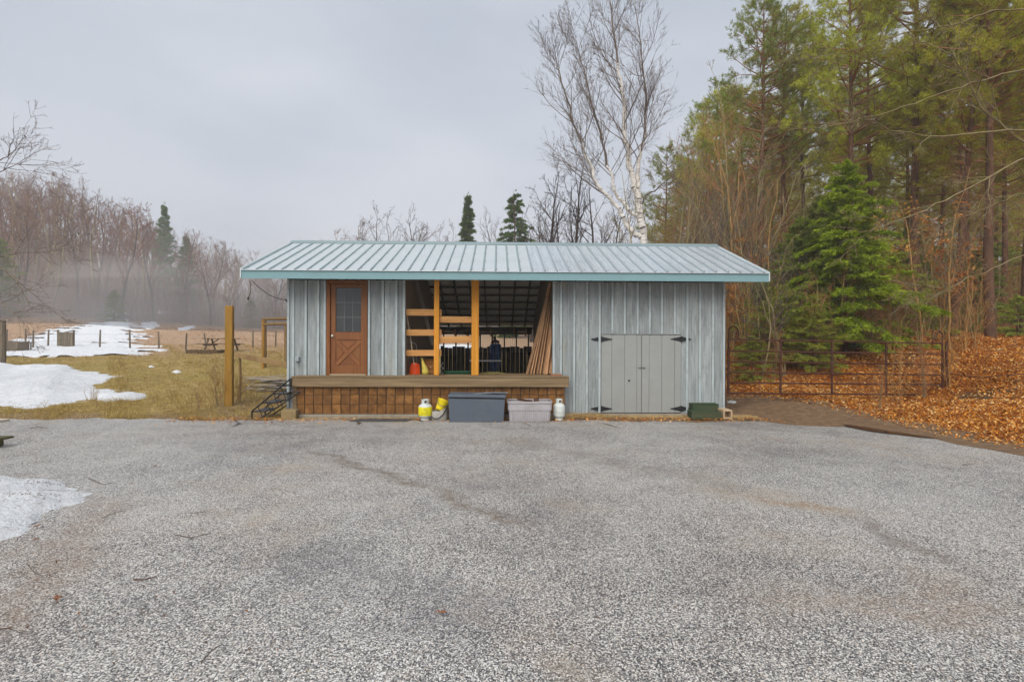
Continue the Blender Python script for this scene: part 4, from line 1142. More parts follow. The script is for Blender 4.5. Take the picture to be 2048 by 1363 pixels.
# yellow mesh bag
M_BAG = plain('yellow_mesh_bag', lin(216, 196, 84), .6, var=.3, scale=30, dirt=lin(60, 54, 30), dirt_amt=.9)
u_, v_ = SU(851, .3), .28
bg = loft([[((rx * (1 + .15 * math.sin(3 * a + z * 20))) * math.cos(a) + dx, ry * math.sin(a), z) for a in np.linspace(0, 2 * math.pi, 15)[:-1]] for z, rx, ry, dx in ((0, .085, .07, 0), (.06, .085, .07, 0), (.16, .06, .05, -.015), (.26, .04, .04, -.045), (.34, .022, .02, -.07), (.39, .03, .025, -.085))], True, True)
solo(bg, 'mesh_bag', M_BAG, 'crumpled yellow mesh bag beside the orange shovel', 'bag', S(u_, v_, DZ), SA, smooth=True)
# brown box behind it
u_, v_ = SU(858, .5), .46
t = thing('plywood_box', 'brown plywood box behind the yellow mesh bag', 'box', S(u_, v_, DZ), SA)
M_PLY = wood('brown_plywood', lin(104, 66, 28), lin(150, 98, 46), axis=0)
part(MB().box(-.14, .16, -.1, .12, 0, .33, .006), 'box_body', M_PLY, t)
part(MB().box(-.15, .17, -.11, .13, .331, .35, .004), 'lid', M_PLY, t)
part(MB().lathe([(.014, 0), (.014, .012), (.008, .014)], 10, M=Matrix.Translation((.06, -.1, .17)) @ Matrix.Rotation(math.radians(90), 4, 'X')), 'knob', M_BRASS, t)
# hand truck
u_, v_ = SU(822, .55), .56
t = thing('hand_truck', 'bent steel tube hand truck standing behind the left bay rails', 'hand truck', S(u_, v_, DZ), SA)
zt_ = SW(824, 684, .55) - DZ
arc = [(-.13, 0, 0), (-.13, 0, zt_ - .1), (-.10, 0, zt_ - .03), (0, 0, zt_), (.10, 0, zt_ - .03), (.13, 0, zt_ - .1), (.13, 0, 0)]
part(MB().tube(arc, .013, 6), 'frame', M_STEEL, t)
for z in (.18, .36): part(MB().tube([(-.13, 0, z), (.13, 0, z)], .009, 5), 'crossbar', M_STEEL, t)
part(MB().box(-.15, .15, -.16, 0, 0, .008), 'toe_plate', M_STEEL, t)
# diagonal brace timber inside the left of the bay
MB().bar((SU(834, 1.2), 1.2, SW(834, 565, 1.2)), (SU(866, 1.2), 1.2, SW(866, 690, 1.2)), .09, .04, up=(0, 1, 0), bev=.004).build('diagonal_brace', wood('grey_brace', lin(92, 88, 80), lin(136, 130, 118), axis=2), shed)
# blue tarp and fan at the back
u_, v_ = SU(991, VB - .3), VB - .3
t = thing('blue_barrel', 'blue plastic barrel at the back of the open bay', 'barrel', S(u_, v_, FL), SA)
part(MB().lathe([(.18, 0), (.2, .03), (.2, .4), (.208, .41), (.2, .43), (.2, .9), (.208, .91), (.2, .93), (.2, 1.22), (.17, 1.26), (.02, 1.27)], 20), 'barrel_shell', plain('blue_plastic', lin(90, 128, 196), .45), t, True)
part(MB().lathe([(.03, 1.27), (.03, 1.29), (.02, 1.30)], 10), 'bung', M_BLACK, t)
u_, v_ = SU(990, 3.9), 3.9
t = thing('pedestal_fan', 'black fan silhouetted against the blue barrel', 'fan', S(u_, v_, FL), SA)
part(MB().tube([(0, 0, 0), (0, 0, SW(990, 690, 3.9) - FL)], .015, 6), 'pole', M_BLACK, t)
part(MB().lathe([(.2, 0), (.2, .02), (.03, .04)], 16), 'base', M_BLACK, t)
zc = SW(990, 681, 3.9) - FL
part(MB().lathe([(.05, -.06), (.06, 0), (.02, .05)], 12, M=Matrix.Translation((0, 0, zc)) @ Matrix.Rotation(math.radians(90), 4, 'X')), 'motor', M_BLACK, t)
for k in range(3):
    part(MB().box(.03, .14, -.004, .004, -.045, .045, M=Matrix.Translation((0, -.06, zc)) @ Matrix.Rotation(k * 2.094 + .4, 4, 'Y') @ Matrix.Rotation(.4, 4, 'X')), 'fan_blade', M_BLACK, t)
# white bench plank
u0_, u1_ = SU(939, 2.2), SU(1003, 2.2)
t = thing('bench', 'low bench with pale plank top inside the open bay', 'bench', S((u0_ + u1_) / 2, 2.2, FL), SA)
zb_ = SW(970, 720, 2.2) - FL; hx = (u1_ - u0_) / 2
part(MB().box(-hx, hx, -.1, .1, zb_ - .03, zb_, .004), 'seat', plain('pale_plank', lin(178, 180, 182), .7), t)
for sx in (-1, 1): part(MB().box(sx * hx * .8 - .02, sx * hx * .8 + .02, -.08, .08, 0, zb_ - .031, .003), 'leg', M_DARKV, t)
# hay on the ledge, green sled
hm = MB()
for k in range(240):
    a, r_ = R.uniform(0, 6.28), R.uniform(0, 1) ** .7
    x, y = .24 * r_ * math.cos(a), .14 * r_ * math.sin(a); z = .015 + .055 * (1 - r_) * R.random()
    b = R.uniform(0, 6.28); L = R.uniform(.06, .14)
    hm.add([(x, y, z), (x + L * math.cos(b), y + L * math.sin(b), z + R.uniform(-.005, .012)), (x + L * math.cos(b) + .004, y + L * math.sin(b) + .004, z + .006)], [(0, 1, 2)])
solo(hm, 'hay_heap', plain('dull_hay', lin(140, 130, 66), .9, var=.4, scale=30), 'small heap of hay on the ledge of the open bay', 'hay', S(SU(985, .45), .45, DZ), SA)
solo(loft([rrect(.3, .13, .1, .0), rrect(.36, .17, .12, .06), rrect(.35, .16, .12, .062), rrect(.28, .11, .1, .012)], True, True), 'green_sled', plain('dark_green_plastic', lin(40, 92, 66), .45), 'dark green plastic sled lying between the two orange posts', 'sled', S(SU(915, .5), .5, DZ), SA)
cp = MB()
for k in range(14):
    a = k * .55; cp.tube([(.03 * math.sin(a * 2), .02 * math.cos(a * 3), .02 * k), (.04 * math.sin(a * 2 + 1.4), .02 * math.cos(a * 3 + 1), .02 * k + .03)], .006, 5)
solo(cp, 'tangled_chain', M_STEEL, 'tangled pale chain hanging low beside the left orange post', 'chain', S(SU(884, .3), .3, DZ), SA)

# ---- timber things left of the shed
M_TPOST = wood('ochre_treated_post', lin(140, 100, 34), lin(186, 138, 58), lin(150, 118, 46), axis=2, grain=.7, var=.1, stain=lin(96, 84, 40))
b = gnd(459, 811)
hpost = at(459, 611.5, b.y).z - b.z
solo(MB().box(-.09, .09, -.085, .085, -.3, hpost, .014), 'timber_post', M_TPOST, 'tall ochre timber post standing left of the metal steps', 'post', b, .25)
# timber gateway
M_GATEW = wood('grey_brown_timber', lin(98, 78, 48), lin(150, 120, 76), axis=2, var=.3)
b = gnd(530, 735); d_ = b.y
t = thing('timber_gateway', 'rough timber gateway frame behind the shed corner', 'gateway', b)
for px, py, r_, top, mt in ((529, 735, .085, 639, M_GATEW), (540, 742, .06, 642, M_TPOST), (572, 738, .08, 645, M_GATEW)):
    q = at(px, py, d_) ; dz = at(px, top, d_).z - b.z
    yo = -0.6 if px == 540 else 0
    part(MB().tube([(q.x - b.x, yo, -.3), (q.x - b.x + .01, yo, dz * .5), (q.x - b.x, yo, dz)], [r_, r_ * .97, r_ * .9], 9), 'upright', mt, t)
for pya, pyb, xa, xb, yo in ((638, 637, 524, 590, 0), (650, 648, 538, 590, -.6)):
    a, c = at(xa, pya, d_), at(xb, pyb, d_)
    part(MB().tube([(a.x - b.x, yo, a.z - b.z), ((a.x + c.x) / 2 - b.x, yo, (a.z + c.z) / 2 - b.z + .015), (c.x - b.x, yo, c.z - b.z)], .06, 8), 'lintel', M_GATEW, t)
# sloping rail
a, c = at(470, 709, 14.2), at(574, 729, 12.6)
solo(MB().bar((0, 0, 0), c - a, .045, .14, bev=.006), 'fence_rail', wood('weathered_rail', lin(132, 104, 64), lin(172, 142, 98), axis=2, var=.1), 'weathered plank rail sloping down to the left shed corner', 'rail', a)
b2 = Vector((a.x + .12, a.y + .03, Hs(a.x + .12, a.y)))
solo(MB().tube([(0, 0, -.2), (.02, 0, .6), (0, 0, a.z - b2.z + .02)], .035, 7), 'rail_stake', M_GATEW, 'thin stake holding up the sloping plank rail', 'stake', b2)

# ---- pasture fence posts
M_FP = wood('grey_fence_post', lin(84, 74, 60), lin(128, 114, 94), axis=2, var=.3)
posts = [(13, 658, 694), (51, 657, 694), (66, 660, 698), (96, 659, 694), (199.5, 659, 696), (260, 659, 697), (318, 663, 697), (371.6, 666, 701), (412, 666, 690), (506, 660, 695), (551, 662, 694)]
labs = ['leftmost', 'second from the left', 'third from the left', 'left of the pallet gate', 'right of the pallet gate', 'midway along the snow edge', 'past the end of the snow sheet', 'above the low raised bed', 'leaning behind the picnic table', 'between tall post and gateway', 'seen through the gateway']
tips = []
for (px, t_, b_), lab in zip(posts, labs):
    b = gnd(px, b_); h = at(px, t_, b.y).z - b.z
    lean_ = R.uniform(-.05, .05) if px != 412 else -.16
    m = MB().tube([(0, 0, -.2), (lean_ * .5 * h, 0, h * .5), (lean_ * h, 0, h)], [.055, .05, .042], 7)
    o = solo(m, 'fence_post', M_FP, 'thin grey pasture fence post ' + lab, 'post', b, 0, 'pasture fence posts')
    tips.append((b, h, lean_))
for hfr in (.35, .75):
    m = MB()
    p0_ = tips[0][0]
    pts = [Vector((b.x + l * h * hfr, b.y - .05, b.z + h * hfr)) - p0_ for b, h, l in tips]
    m.tube(pts, .006, 4)
    solo(m, 'fence_wire', M_STEEL, ('lower' if hfr < .5 else 'upper') + ' wire strung along the pasture fence posts', 'wire', p0_)
# pallet gate
b = gnd(130, 696); d_ = b.y; W_ = at(146, 690, d_).x - at(115, 690, d_).x; hh_ = at(130, 663, d_).z - b.z
t = thing('pallet_gate', 'dark upright pallet gate in the pasture fence', 'gate', b)
for k in range(7):
    x = -W_ / 2 + .07 + k * (W_ - .12) / 6
    part(MB().box(x - .065, x + .055, -.02, .01, .02, hh_ * R.uniform(.93, 1.0), .004), 'slat', M_FP, t)
for z in (.15, .5, .85): part(MB().box(-W_ / 2, W_ / 2, .011, .05, hh_ * z - .04, hh_ * z + .04, .004), 'cross_rail', M_FP, t)
for x in (-W_ / 2 - .05, W_ / 2 - .02): part(MB().tube([(x, .1, -.2), (x, .1, hh_ + .12)], .05, 7), 'gate_post', M_FP, t)
# picnic table
b = gnd(443, 702); d_ = b.y
M_PIC = wood('dark_picnic_wood', lin(74, 58, 40), lin(112, 90, 62), axis=0, var=.3)
t = thing('picnic_table', 'weathered picnic table behind the tall post', 'picnic table', b, .05)
for k in range(4): part(MB().box(-.95, .95, -.3 + k * .152, -.155 + k * .152, .71, .75, .005), 'top_plank', M_PIC, t)
for y in (-.75, .6): part(MB().box(-.95, .95, y - .12, y + .12, .41, .45, .005), 'bench_plank', M_PIC, t)
for x in (-.65, .65):
    for y0_, y1_ in ((-.6, -.18), (.6, .18)):
        part(MB().bar((x, y0_, 0), (x, y1_, .70), .09, .04, bev=.004), 'leg', M_PIC, t)
    part(MB().box(x + .03, x + .07, -.8, .72, .33, .405, .004), 'bearer', M_PIC, t)
    part(MB().bar((x * .95, 0, .40), (x * .25, 0, .70), .07, .04, bev=.004), 'brace', M_PIC, t)
# raised bed
b = gnd(403, 708); d_ = b.y; W_ = at(433, 700, d_).x - at(373, 700, d_).x
t = thing('raised_bed', 'low slatted wooden raised bed left of the picnic table', 'raised bed', b)
n_ = 15
for k in range(n_):
    x = -W_ / 2 + (k + .5) * W_ / n_
    part(MB().box(x - W_ / n_ * .42, x + W_ / n_ * .42, -.02, .02, -.02, .24 + R.uniform(-.015, .015), .004), 'slat', M_PIC, t)
part(MB().box(-W_ / 2, W_ / 2, .021, 1.1, -.02, .14), 'soil', M_TRACK, t)
for x in (-W_ / 2 - .03, W_ / 2): part(MB().box(x, x + .03, -.02, 1.1, -.02, .22, .004), 'end_board', M_PIC, t)
# post at the left frame edge, misty trough and trestle
b = gnd(5, 729); d_ = b.y
t = thing('corner_post', 'stout dark fence post at the left edge of the view', 'post', b)
hh_ = at(5, 643, d_).z - b.z
part(MB().tube([(0, 0, -.2), (.02, 0, hh_ * .5), (0, 0, hh_)], [.12, .115, .11], 10), 'shaft', M_FP, t)
part(MB().lathe([(.125, hh_), (.125, hh_ + .04), (.06, hh_ + .06)], 10), 'cap', M_FP, t)
part(MB().box(-1.5, .0, -.03, .03, .55, .68, .004), 'rail', M_FP, t)
b = gnd(22, 704); d_ = b.y
t = thing('feed_trough', 'grey wooden feed trough standing in the mist', 'trough', b)
W_ = .75
part(MB().box(-W_, W_, -.3, -.26, .05, .6, .006), 'front_board', M_FP, t); part(MB().box(-W_, W_, .26, .3, .05, .6, .006), 'back_board', M_FP, t)
for x in (-W_, W_ - .04): part(MB().box(x, x + .04, -.259, .259, .05, .58, .004), 'end_board', M_FP, t)
for x in (-W_ + .05, W_ - .12):
    for y in (-.34, .30): part(MB().box(x, x + .07, y, y + .04, -.05, .62, .004), 'leg', M_FP, t)
b = gnd(47, 703)
t = thing('trestle', 'low open trestle beside the misty feed trough', 'trestle', b)
part(MB().box(-.4, .4, -.15, .15, .5, .55, .005), 'top_board', M_FP, t)
for x in (-.35, .3):
    for y in (-.13, .08): part(MB().box(x, x + .05, y, y + .05, -.05, .499, .004), 'leg', M_FP, t)
part(MB().box(-.3, .3, -.02, .02, .2, .26, .004), 'stretcher', M_FP, t)
# mossy plank sticking in at the left edge
M_MOSS = wood('mossy_timber', lin(62, 58, 34), lin(98, 92, 54), axis=0, var=.2)
t = thing('mossy_stand', 'low mossy timber stand at the left edge of the driveway', 'stand', (-8.28, 7.9, 0.0))
part(MB().box(-.9, .30, -.12, .12, .12, .155, .006), 'top_plank', M_MOSS, t)
part(MB().box(-.85, .16, -.1, .1, .0, .119, .006), 'block', M_MOSS, t)

# ---- steel pipe gate on the right
M_RUST = plain('rusty_pipe', lin(72, 38, 24), .75, var=.3, scale=14, dirt=lin(112, 62, 34), dirt_amt=.5)
ga, gb = at(1457, 786, 12.15), at(1885, 789, 12.75)
gl = (gb - ga); gL = math.hypot(gl.x, gl.y); gz = math.atan2(gl.y, gl.x)
t = thing('pipe_gate', 'long rusty steel pipe gate across the track right of the shed', 'gate', (ga.x, ga.y, ga.z), gz)
gh = at(1457, 678, 12.15).z - ga.z
dz = (gb.z - ga.z)
Z = lambda x, f: dz * x / gL + gh * f * (1 - .0 * x)
for f in (0.0, .195, .385, .585, .785, 1.0):
    part(MB().tube([(0, 0, Z(0, f)), (gL, 0, Z(gL, f))], .021, 6), 'gate_bar', M_RUST, t)
for px in (1457, 1559, 1663, 1773, 1885):
    x = (px - 1457) / 428.0 * gL * (1 - 0.02 * math.sin((px - 1457) / 428.0 * math.pi))
    part(MB().tube([(x, -.002, Z(x, 0) - .01), (x, -.002, Z(x, 1.0) + .01)], .027, 6), 'gate_upright', M_RUST, t)
arc = [(0, 0, Z(0, 1)), (0, 0, Z(0, 1) + .22), (.05, 0, Z(0, 1) + .30), (.14, 0, Z(0, 1) + .32), (.22, 0, Z(0, 1) + .27), (.25, 0, Z(0, 1) + .15), (.25, 0, Z(.25, 1))]
part(MB().tube(arc, .016, 6), 'hoop', M_RUST, t)
arc = [(gL, 0, Z(gL, 1)), (gL, 0, Z(gL, 1) + .22), (gL - .08, 0, Z(gL, 1) + .31), (gL - .2, 0, Z(gL, 1) + .27), (gL - .27, 0, Z(gL, 1) + .1), (gL - .27, 0, Z(gL, 1))]
part(MB().tube(arc, .016, 6), 'hoop', M_RUST, t)
q0 = S(UR + .12, .85)
q0.z = Hs(q0.x, q0.y)
solo(MB().tube([(0, 0, -.3), (0, 0, 1.75)], .05, 8), 'gate_post', M_RUST, 'rusty steel post where the pipe gate meets the shed corner', 'post', (ga.x - .1, ga.y + .03, Hs(ga.x - .1, ga.y)), 0)
q1 = Vector((gb.x + .1, gb.y, Hs(gb.x + .1, gb.y)))
solo(MB().tube([(0, 0, -.3), (0, 0, 1.15)], .03, 8), 'gate_post', M_RUST, 'rusty steel post at the far right end of the pipe gate', 'post', q1, 0)
# bent wire strand past the gate
wp = [q1 + Vector((0, 0, .35)), Vector((11.4, 12.2, Hs(11.4, 12.2) + .25)), Vector((12.6, 11.6, Hs(12.6, 11.6) + .12))]
solo(MB().tube([p - q1 for p in wp], .012, 5), 'slack_wire', M_RUST, 'slack rusty wire running right from the pipe gate', 'wire', q1)
# ------------------------------------------------------------------ vegetation
def m_bark(name, c1, c2, scale=6.0, moss=None):
    s = Sh(name)
    v = s.coord()
    g = s.noise(s.mapv(v, (scale, scale, scale * .25)), 1.0, 5, .7)
    col = s.mix(s.f(g, .3, .7), c1, c2)
    col = s.hsv(col, .5, 1.0, s.f(s.rnd(), 0, 1, .75, 1.2))
    if moss is not None: col = s.mix(s.f(s.noise(v, 1.3, 4, .6), .5, .7, 0, .7), col, moss)
    return s.out(col, .9, s.bump(g, .5, .02), spec=.2)
def m_birch():
    s = Sh('white_birch_bark')
    v = s.coord()
    lent = s.noise(s.mapv(v, (3, 3, 22)), 1.0, 4, .6)
    col = s.mix(s.f(lent, .55, .68), lin(214, 208, 200), lin(70, 62, 58))
    col = s.mix(s.f(s.noise(v, 2.0, 5, .7), .55, .7, 0, .6), col, lin(150, 140, 130))
    return s.out(col, .8, spec=.25)
def m_foliage(name, stops, transl=.42, scale=1.1):
    s = Sh(name)
    v = s.objvec()
    g = s.noise(v, scale, 4, .65)
    f = s.math('ADD', s.math('MULTIPLY', g, .6), s.math('MULTIPLY', s.island(), .4))
    col = s.ramp(f, stops)
    col = s.hsv(col, s.f(s.rnd(), 0, 1, .485, .515), 1.0, s.f(s.rnd(), 0, 1, .8, 1.2))
    return s.out(col, .65, spec=.25, transl=transl)
M_BIRCH = m_birch()
M_TWIG = m_bark('grey_brown_twigs', lin(92, 80, 72), lin(128, 114, 102))
M_TWIGH = m_bark('rusty_hill_twigs', lin(112, 78, 66), lin(140, 100, 84))
M_TWIGB = m_bark('brown_hill_twigs', lin(104, 76, 60), lin(140, 106, 84))
M_TWIGD = m_bark('dark_twigs', lin(62, 54, 50), lin(92, 82, 76))
M_TWIGR = m_bark('reddish_twigs', lin(136, 94, 64), lin(176, 126, 86))
M_TAN = m_bark('tan_sapling_bark', lin(142, 106, 62), lin(190, 148, 92), moss=lin(140, 128, 66))
M_OLIVE = m_bark('mossy_grey_bark', lin(112, 100, 70), lin(162, 146, 108), moss=lin(128, 124, 68))
M_PBARK = m_bark('red_pine_bark', lin(74, 54, 42), lin(124, 92, 70), 5)
M_PINE = m_foliage('olive_pine_needles', [(.2, lin(112, 116, 26)), (.4, lin(160, 160, 42)), (.6, lin(192, 190, 62)), (.8, lin(208, 204, 90))])
M_PINEG = m_foliage('grey_green_pine_needles', [(.2, lin(88, 98, 36)), (.45, lin(128, 138, 52)), (.7, lin(162, 170, 78))])
M_HEML = m_foliage('bright_green_needles', [(.2, lin(82, 90, 8)), (.42, lin(122, 134, 16)), (.62, lin(158, 168, 34)), (.82, lin(184, 190, 62))], .3, 1.6)
M_SPRU = m_foliage('dark_spruce_needles', [(.2, lin(56, 80, 28)), (.5, lin(88, 120, 42)), (.8, lin(122, 150, 66))])
M_BEECH = m_foliage('orange_beech_leaves', [(.2, lin(150, 92, 34)), (.5, lin(206, 146, 60)), (.8, lin(232, 186, 104))], .35)
M_SHRUB = m_foliage('yellow_green_shrub', [(.2, lin(104, 112, 30)), (.5, lin(154, 160, 54)), (.8, lin(190, 192, 88))], .3)

def tubes(segs, n):
    """segs: list of (p0, p1, r0, r1) -> verts, quads"""
    A = np.array([(*a, *b, r, q) for a, b, r, q in segs], dtype=np.float64)
    P0, P1, R0, R1 = A[:, :3], A[:, 3:6], A[:, 6], A[:, 7]
    d = P1 - P0; d /= np.linalg.norm(d, axis=1, keepdims=True) + 1e-9
    ref = np.where(np.abs(d[:, 2:3]) > .9, np.array([[1.0, 0, 0]]), np.array([[0, 0, 1.0]]))
    a = np.cross(d, ref); a /= np.linalg.norm(a, axis=1, keepdims=True) + 1e-9
    b = np.cross(d, a)
    th = 2 * np.pi * np.arange(n) / n
    ring = a[:, None, :] * np.cos(th)[None, :, None] + b[:, None, :] * np.sin(th)[None, :, None]
    V = np.concatenate([P0[:, None, :] + ring * R0[:, None, None], P1[:, None, :] + ring * R1[:, None, None]], 1).reshape(-1, 3)
    base = (np.arange(len(A)) * 2 * n)[:, None]
    k = np.arange(n); k2 = (k + 1) % n
    Q = np.stack([base + k, base + k2, base + n + k2, base + n + k], -1).reshape(-1, 4)
    return V, Q
def seg_obj(name, segs, n, mat, parent):
    V, Q = tubes(segs, n)
    return link(name, fast_mesh(name, V, Q, mat, True), parent)

def rvec(rg):
    return Vector((rg.gauss(0, 1), rg.gauss(0, 1), rg.gauss(0, 1)))
def limb(rg, p, d, L, r0, r1, n, wig, trop, segs):
    """one curving limb; returns list of (pos, dir, radius, t)"""
    nodes = []
    p = Vector(p); d = Vector(d).normalized(); st = L / n
    for i in range(n):
        t = (i + 1) / n
        d = (d + rvec(rg) * wig + Vector((0, 0, trop))).normalized()
        q = p + d * st
        ra = r0 + (r1 - r0) * (i / n); rb = r0 + (r1 - r0) * t
        segs.append((tuple(p), tuple(q), ra, rb))
        nodes.append((q.copy(), d.copy(), rb, t))
        p = q
    return nodes
def side_dir(rg, d, ang):
    """a direction leaving d at about ang radians, any side"""
    a = rvec(rg); a = (a - d * a.dot(d)).normalized()
    return (d * math.cos(ang) + a * math.sin(ang)).normalized()
def twigs(rg, nodes, L, r, lv, segs, count, ang=.6, trop=.06, wig=.12, rmin=.004, shrink=.5, thick=None):
    """side shoots off a limb, lv levels deep"""
    for _ in range(count):
        p, d, rr, t = nodes[min(len(nodes) - 1, int(len(nodes) * (1 - rg.random() ** 1.2 * .85)))]
        l = L * rg.uniform(.55, 1.1) * (1.15 - .5 * t)
        r0 = max(rmin, min(rr * .75, r))
        dd = side_dir(rg, d, rg.uniform(ang * .6, ang * 1.3))
        nn = limb(rg, p, dd, l, r0, max(rmin * .6, r0 * .35), 3 if lv < 2 else 4, wig, trop, segs)
        if lv > 0:
            twigs(rg, nn, l * shrink, r0 * .6, lv - 1, segs, max(2, int(count * .62)), ang, trop, wig, rmin, shrink)

def bare_tree(name, seed, h, r, first=.35, nb=16, blen=.36, ang=.7, trop=.05, lv=2, sub_n=6, rmin=.006, lean=(0, 0), bark=None, twigm=None, stems=1, wig=.05, trunk_trop=.03):
    rg = random.Random(seed)
    root = empty(name)
    ts, cs = [], []
    for sidx in range(stems):
        d0 = Vector((lean[0] + (rg.uniform(-.3, .3) if stems > 1 else 0), lean[1] + (rg.uniform(-.2, .2) if stems > 1 else 0), 1))
        hh = h * (1 if sidx == 0 else rg.uniform(.6, .9)); r_ = r * (1 if sidx == 0 else .75)
        nodes = limb(rg, (0, 0, -.3), d0, hh, r_, rmin * 1.5, 16, wig, trunk_trop, ts)
        for k in range(nb):
            t = first + (1 - first) * (k + rg.random() * .8) / nb
            p, d, rr, tt = nodes[min(15, int(t * 16))]
            l = hh * blen * (1.05 - .75 * (t - first) / (1 - first)) * rg.uniform(.7, 1.15)
            r0 = max(rmin * 1.5, min(rr * .6, l * .02))
            nn = limb(rg, p, side_dir(rg, d, ang * rg.uniform(.7, 1.2)), l, r0, rmin, 6, .10, trop, cs)
            twigs(rg, nn, l * .42, r0 * .6, lv - 1, cs, sub_n, .65, trop * .8, .12, rmin)
    seg_obj('trunk', ts, 7, bark, root)
    seg_obj('crown', cs, 3, twigm, root)
    return root

def needles(centers, dirs, n, L, w, spread, rng, name, mat, parent, droop=0.0):
    """tufts: n thin blades fanning round each direction"""
    C = np.repeat(np.asarray(centers, float), n, 0); Dv = np.repeat(np.asarray(dirs, float), n, 0)
    rd = Dv + rng.normal(0, spread, C.shape); rd[:, 2] -= droop
    rd /= np.linalg.norm(rd, axis=1, keepdims=True) + 1e-9
    sd = np.cross(rd, rng.normal(0, 1, C.shape)); sd /= np.linalg.norm(sd, axis=1, keepdims=True) + 1e-9
    ll = L * rng.uniform(.65, 1.2, (len(C), 1))
    st = C + rng.normal(0, L * .12, C.shape)
    V = np.stack([st + rd * ll * .35 - sd * w, st + rd * ll * .35 + sd * w, st + rd * ll, st], 1)
    V = np.stack([V[:, 3], V[:, 0], V[:, 2], V[:, 1]], 1).reshape(-1, 3)
    Q = np.arange(len(C) * 4).reshape(-1, 4)
    return link(name, fast_mesh(name, V, Q, mat), parent)

def pine(name, seed, h, r, crown0, mat, width=.16, dens=1.0, dead=26, tuftL=.20):
    rg = random.Random(seed); rng = np.random.default_rng(seed)
    root = empty(name); ts, bs, cen, drs = [], [], [], []
    nodes = limb(rg, (0, 0, -.3), (rg.uniform(-.02, .02), rg.uniform(-.02, .02), 1), h + .3, r, .02, 18, .012, .03, ts)
    z = crown0 * h
    while z < h * .985:
        t = (z - crown0 * h) / (h * (1 - crown0))
        prof = (min(1, t / .18) ** .6) * (1 - t) ** .62 + .06
        tt = z / h; p = nodes[min(17, int(tt * 18))][0].copy(); p.z = z
        for k in range(rg.choice((4, 5, 5))):
            a = rg.uniform(0, 6.283); L = h * width * prof * rg.uniform(.7, 1.2)
            if L < .15: L = .15
            d = Vector((math.cos(a), math.sin(a), .10 + .5 * t))
            nn = limb(rg, p, d, L, max(.012, .02 * L), .006, 5, .09, .05, bs)
            for _ in range(int((5 + 9 * L) * dens)):
                q, dd, _, u = nn[min(4, 1 + int(4 * rg.random() ** .7))]
                sd_ = side_dir(rg, dd, rg.uniform(.3, 1.1)); sl = rg.uniform(.15, .55) * min(1, L)
                e = q + sd_ * sl; bs.append((tuple(q), tuple(e), .006, .004))
                cen.append(e); drs.append((sd_ + Vector((0, 0, .55))).normalized())
                if rg.random() < .6: cen.append((q + e) / 2); drs.append((sd_ + Vector((0, 0, .5))).normalized())
            cen.append(nn[-1][0]); drs.append(nn[-1][1])
        z += rg.uniform(.28, .5) * (h / 16) ** .5
    for _ in range(dead):
        z = rg.uniform(.14, crown0 + .1) * h; a = rg.uniform(0, 6.283)
        p = nodes[min(17, int(z / h * 18))][0].copy(); p.z = z
        nn = limb(rg, p, (math.cos(a), math.sin(a), rg.uniform(-.2, .25)), rg.uniform(.5, 2.0), .013, .005, 4, .14, 0, bs)
        twigs(rg, nn, .5, .006, 0, bs, 4, .8, 0, .15)
    seg_obj('trunk', ts, 8, M_PBARK, root)
    seg_obj('branches', bs, 3, M_TWIGR, root)
    needles(cen, drs, 16, tuftL, .0085, .62, rng, 'crown', mat, root)
    return root

def conifer(name, seed, h, width, mat, dens=1.0, droop=.12, r=.12, nn_=9, nl=.16, nw=.012, upper=1.0, skirt=.06, gap=.22, barkm=None):
    """spire of whorled boughs carrying flat drooping sprays"""
    rg = random.Random(seed); rng = np.random.default_rng(seed)
    root = empty(name); ts, bs, cen, drs = [], [], [], []
    limb(rg, (0, 0, -.3), (0, 0, 1), h + .3, r, .012, 14, .008, .02, ts)
    z = skirt * h
    while z < h * .985:
        t = z / h
        L0 = width * (1 - t) ** upper * (.55 + .45 * min(1, t / .18)) + .05
        for k in range(rg.choice((4, 5, 6))):
            a = rg.uniform(0, 6.283); L = L0 * rg.uniform(.5, 1.3)
            d = Vector((math.cos(a), math.sin(a), .15 - droop + .5 * t))
            nn = limb(rg, (0, 0, z + rg.uniform(-.1, .1)), d, L, max(.008, .012 * L), .004, 5, .06, -droop * .5, bs)
            for _ in range(int((5 + 12 * L) * dens)):
                i = min(4, int(5 * rg.random() ** .8)); q, dd, _, u = nn[i]
                if rg.random() < .5 and i > 0: q = (q + nn[i - 1][0]) / 2
                s_ = Vector((-dd.y, dd.x, 0)).normalized() * rg.choice((-1, 1))
                dr = (dd * rg.uniform(.5, 1.1) + s_ * rg.uniform(.3, 1.0) + Vector((0, 0, rg.uniform(-.35, .12) - droop * .4))).normalized()
                sl = rg.uniform(.08, .35) * min(1.0, L)
                e = q + dr * sl
                bs.append((tuple(q), tuple(e), .004, .003))
                for f_ in (.35, .7, 1.0): cen.append(q + dr * sl * f_); drs.append(dr)
        z += gap * rg.uniform(.7, 1.2) * (1.1 - .4 * t)
    cen.append(Vector((0, 0, h))); drs.append(Vector((0, 0, 1)))
    seg_obj('trunk', ts, 7, barkm or M_PBARK, root)
    seg_obj('branches', bs, 3, M_TWIGD, root)
    needles(cen, drs, nn_, nl, nw, .42, rng, 'crown', mat, root, .08)
    return root

_used = set()
def plant(proto, x, y, label, cat, group=None, rz=None, sc=1.0, sz=None, sink=0.0, name=None):
    o = proto if id(proto) not in _used else copy_tree(proto)
    _used.add(id(proto))
    o.location = (x, y, Hs(x, y) - sink); o.rotation_euler = (0, 0, R.uniform(0, 6.28) if rz is None else rz)
    o.scale = (sc, sc, sz or sc)
    for k in ('label', 'category', 'group'):
        if k in o: del o[k]
    return tag(o, label, cat, group)
def place(px, d): return (px - 1024) / FPX * d
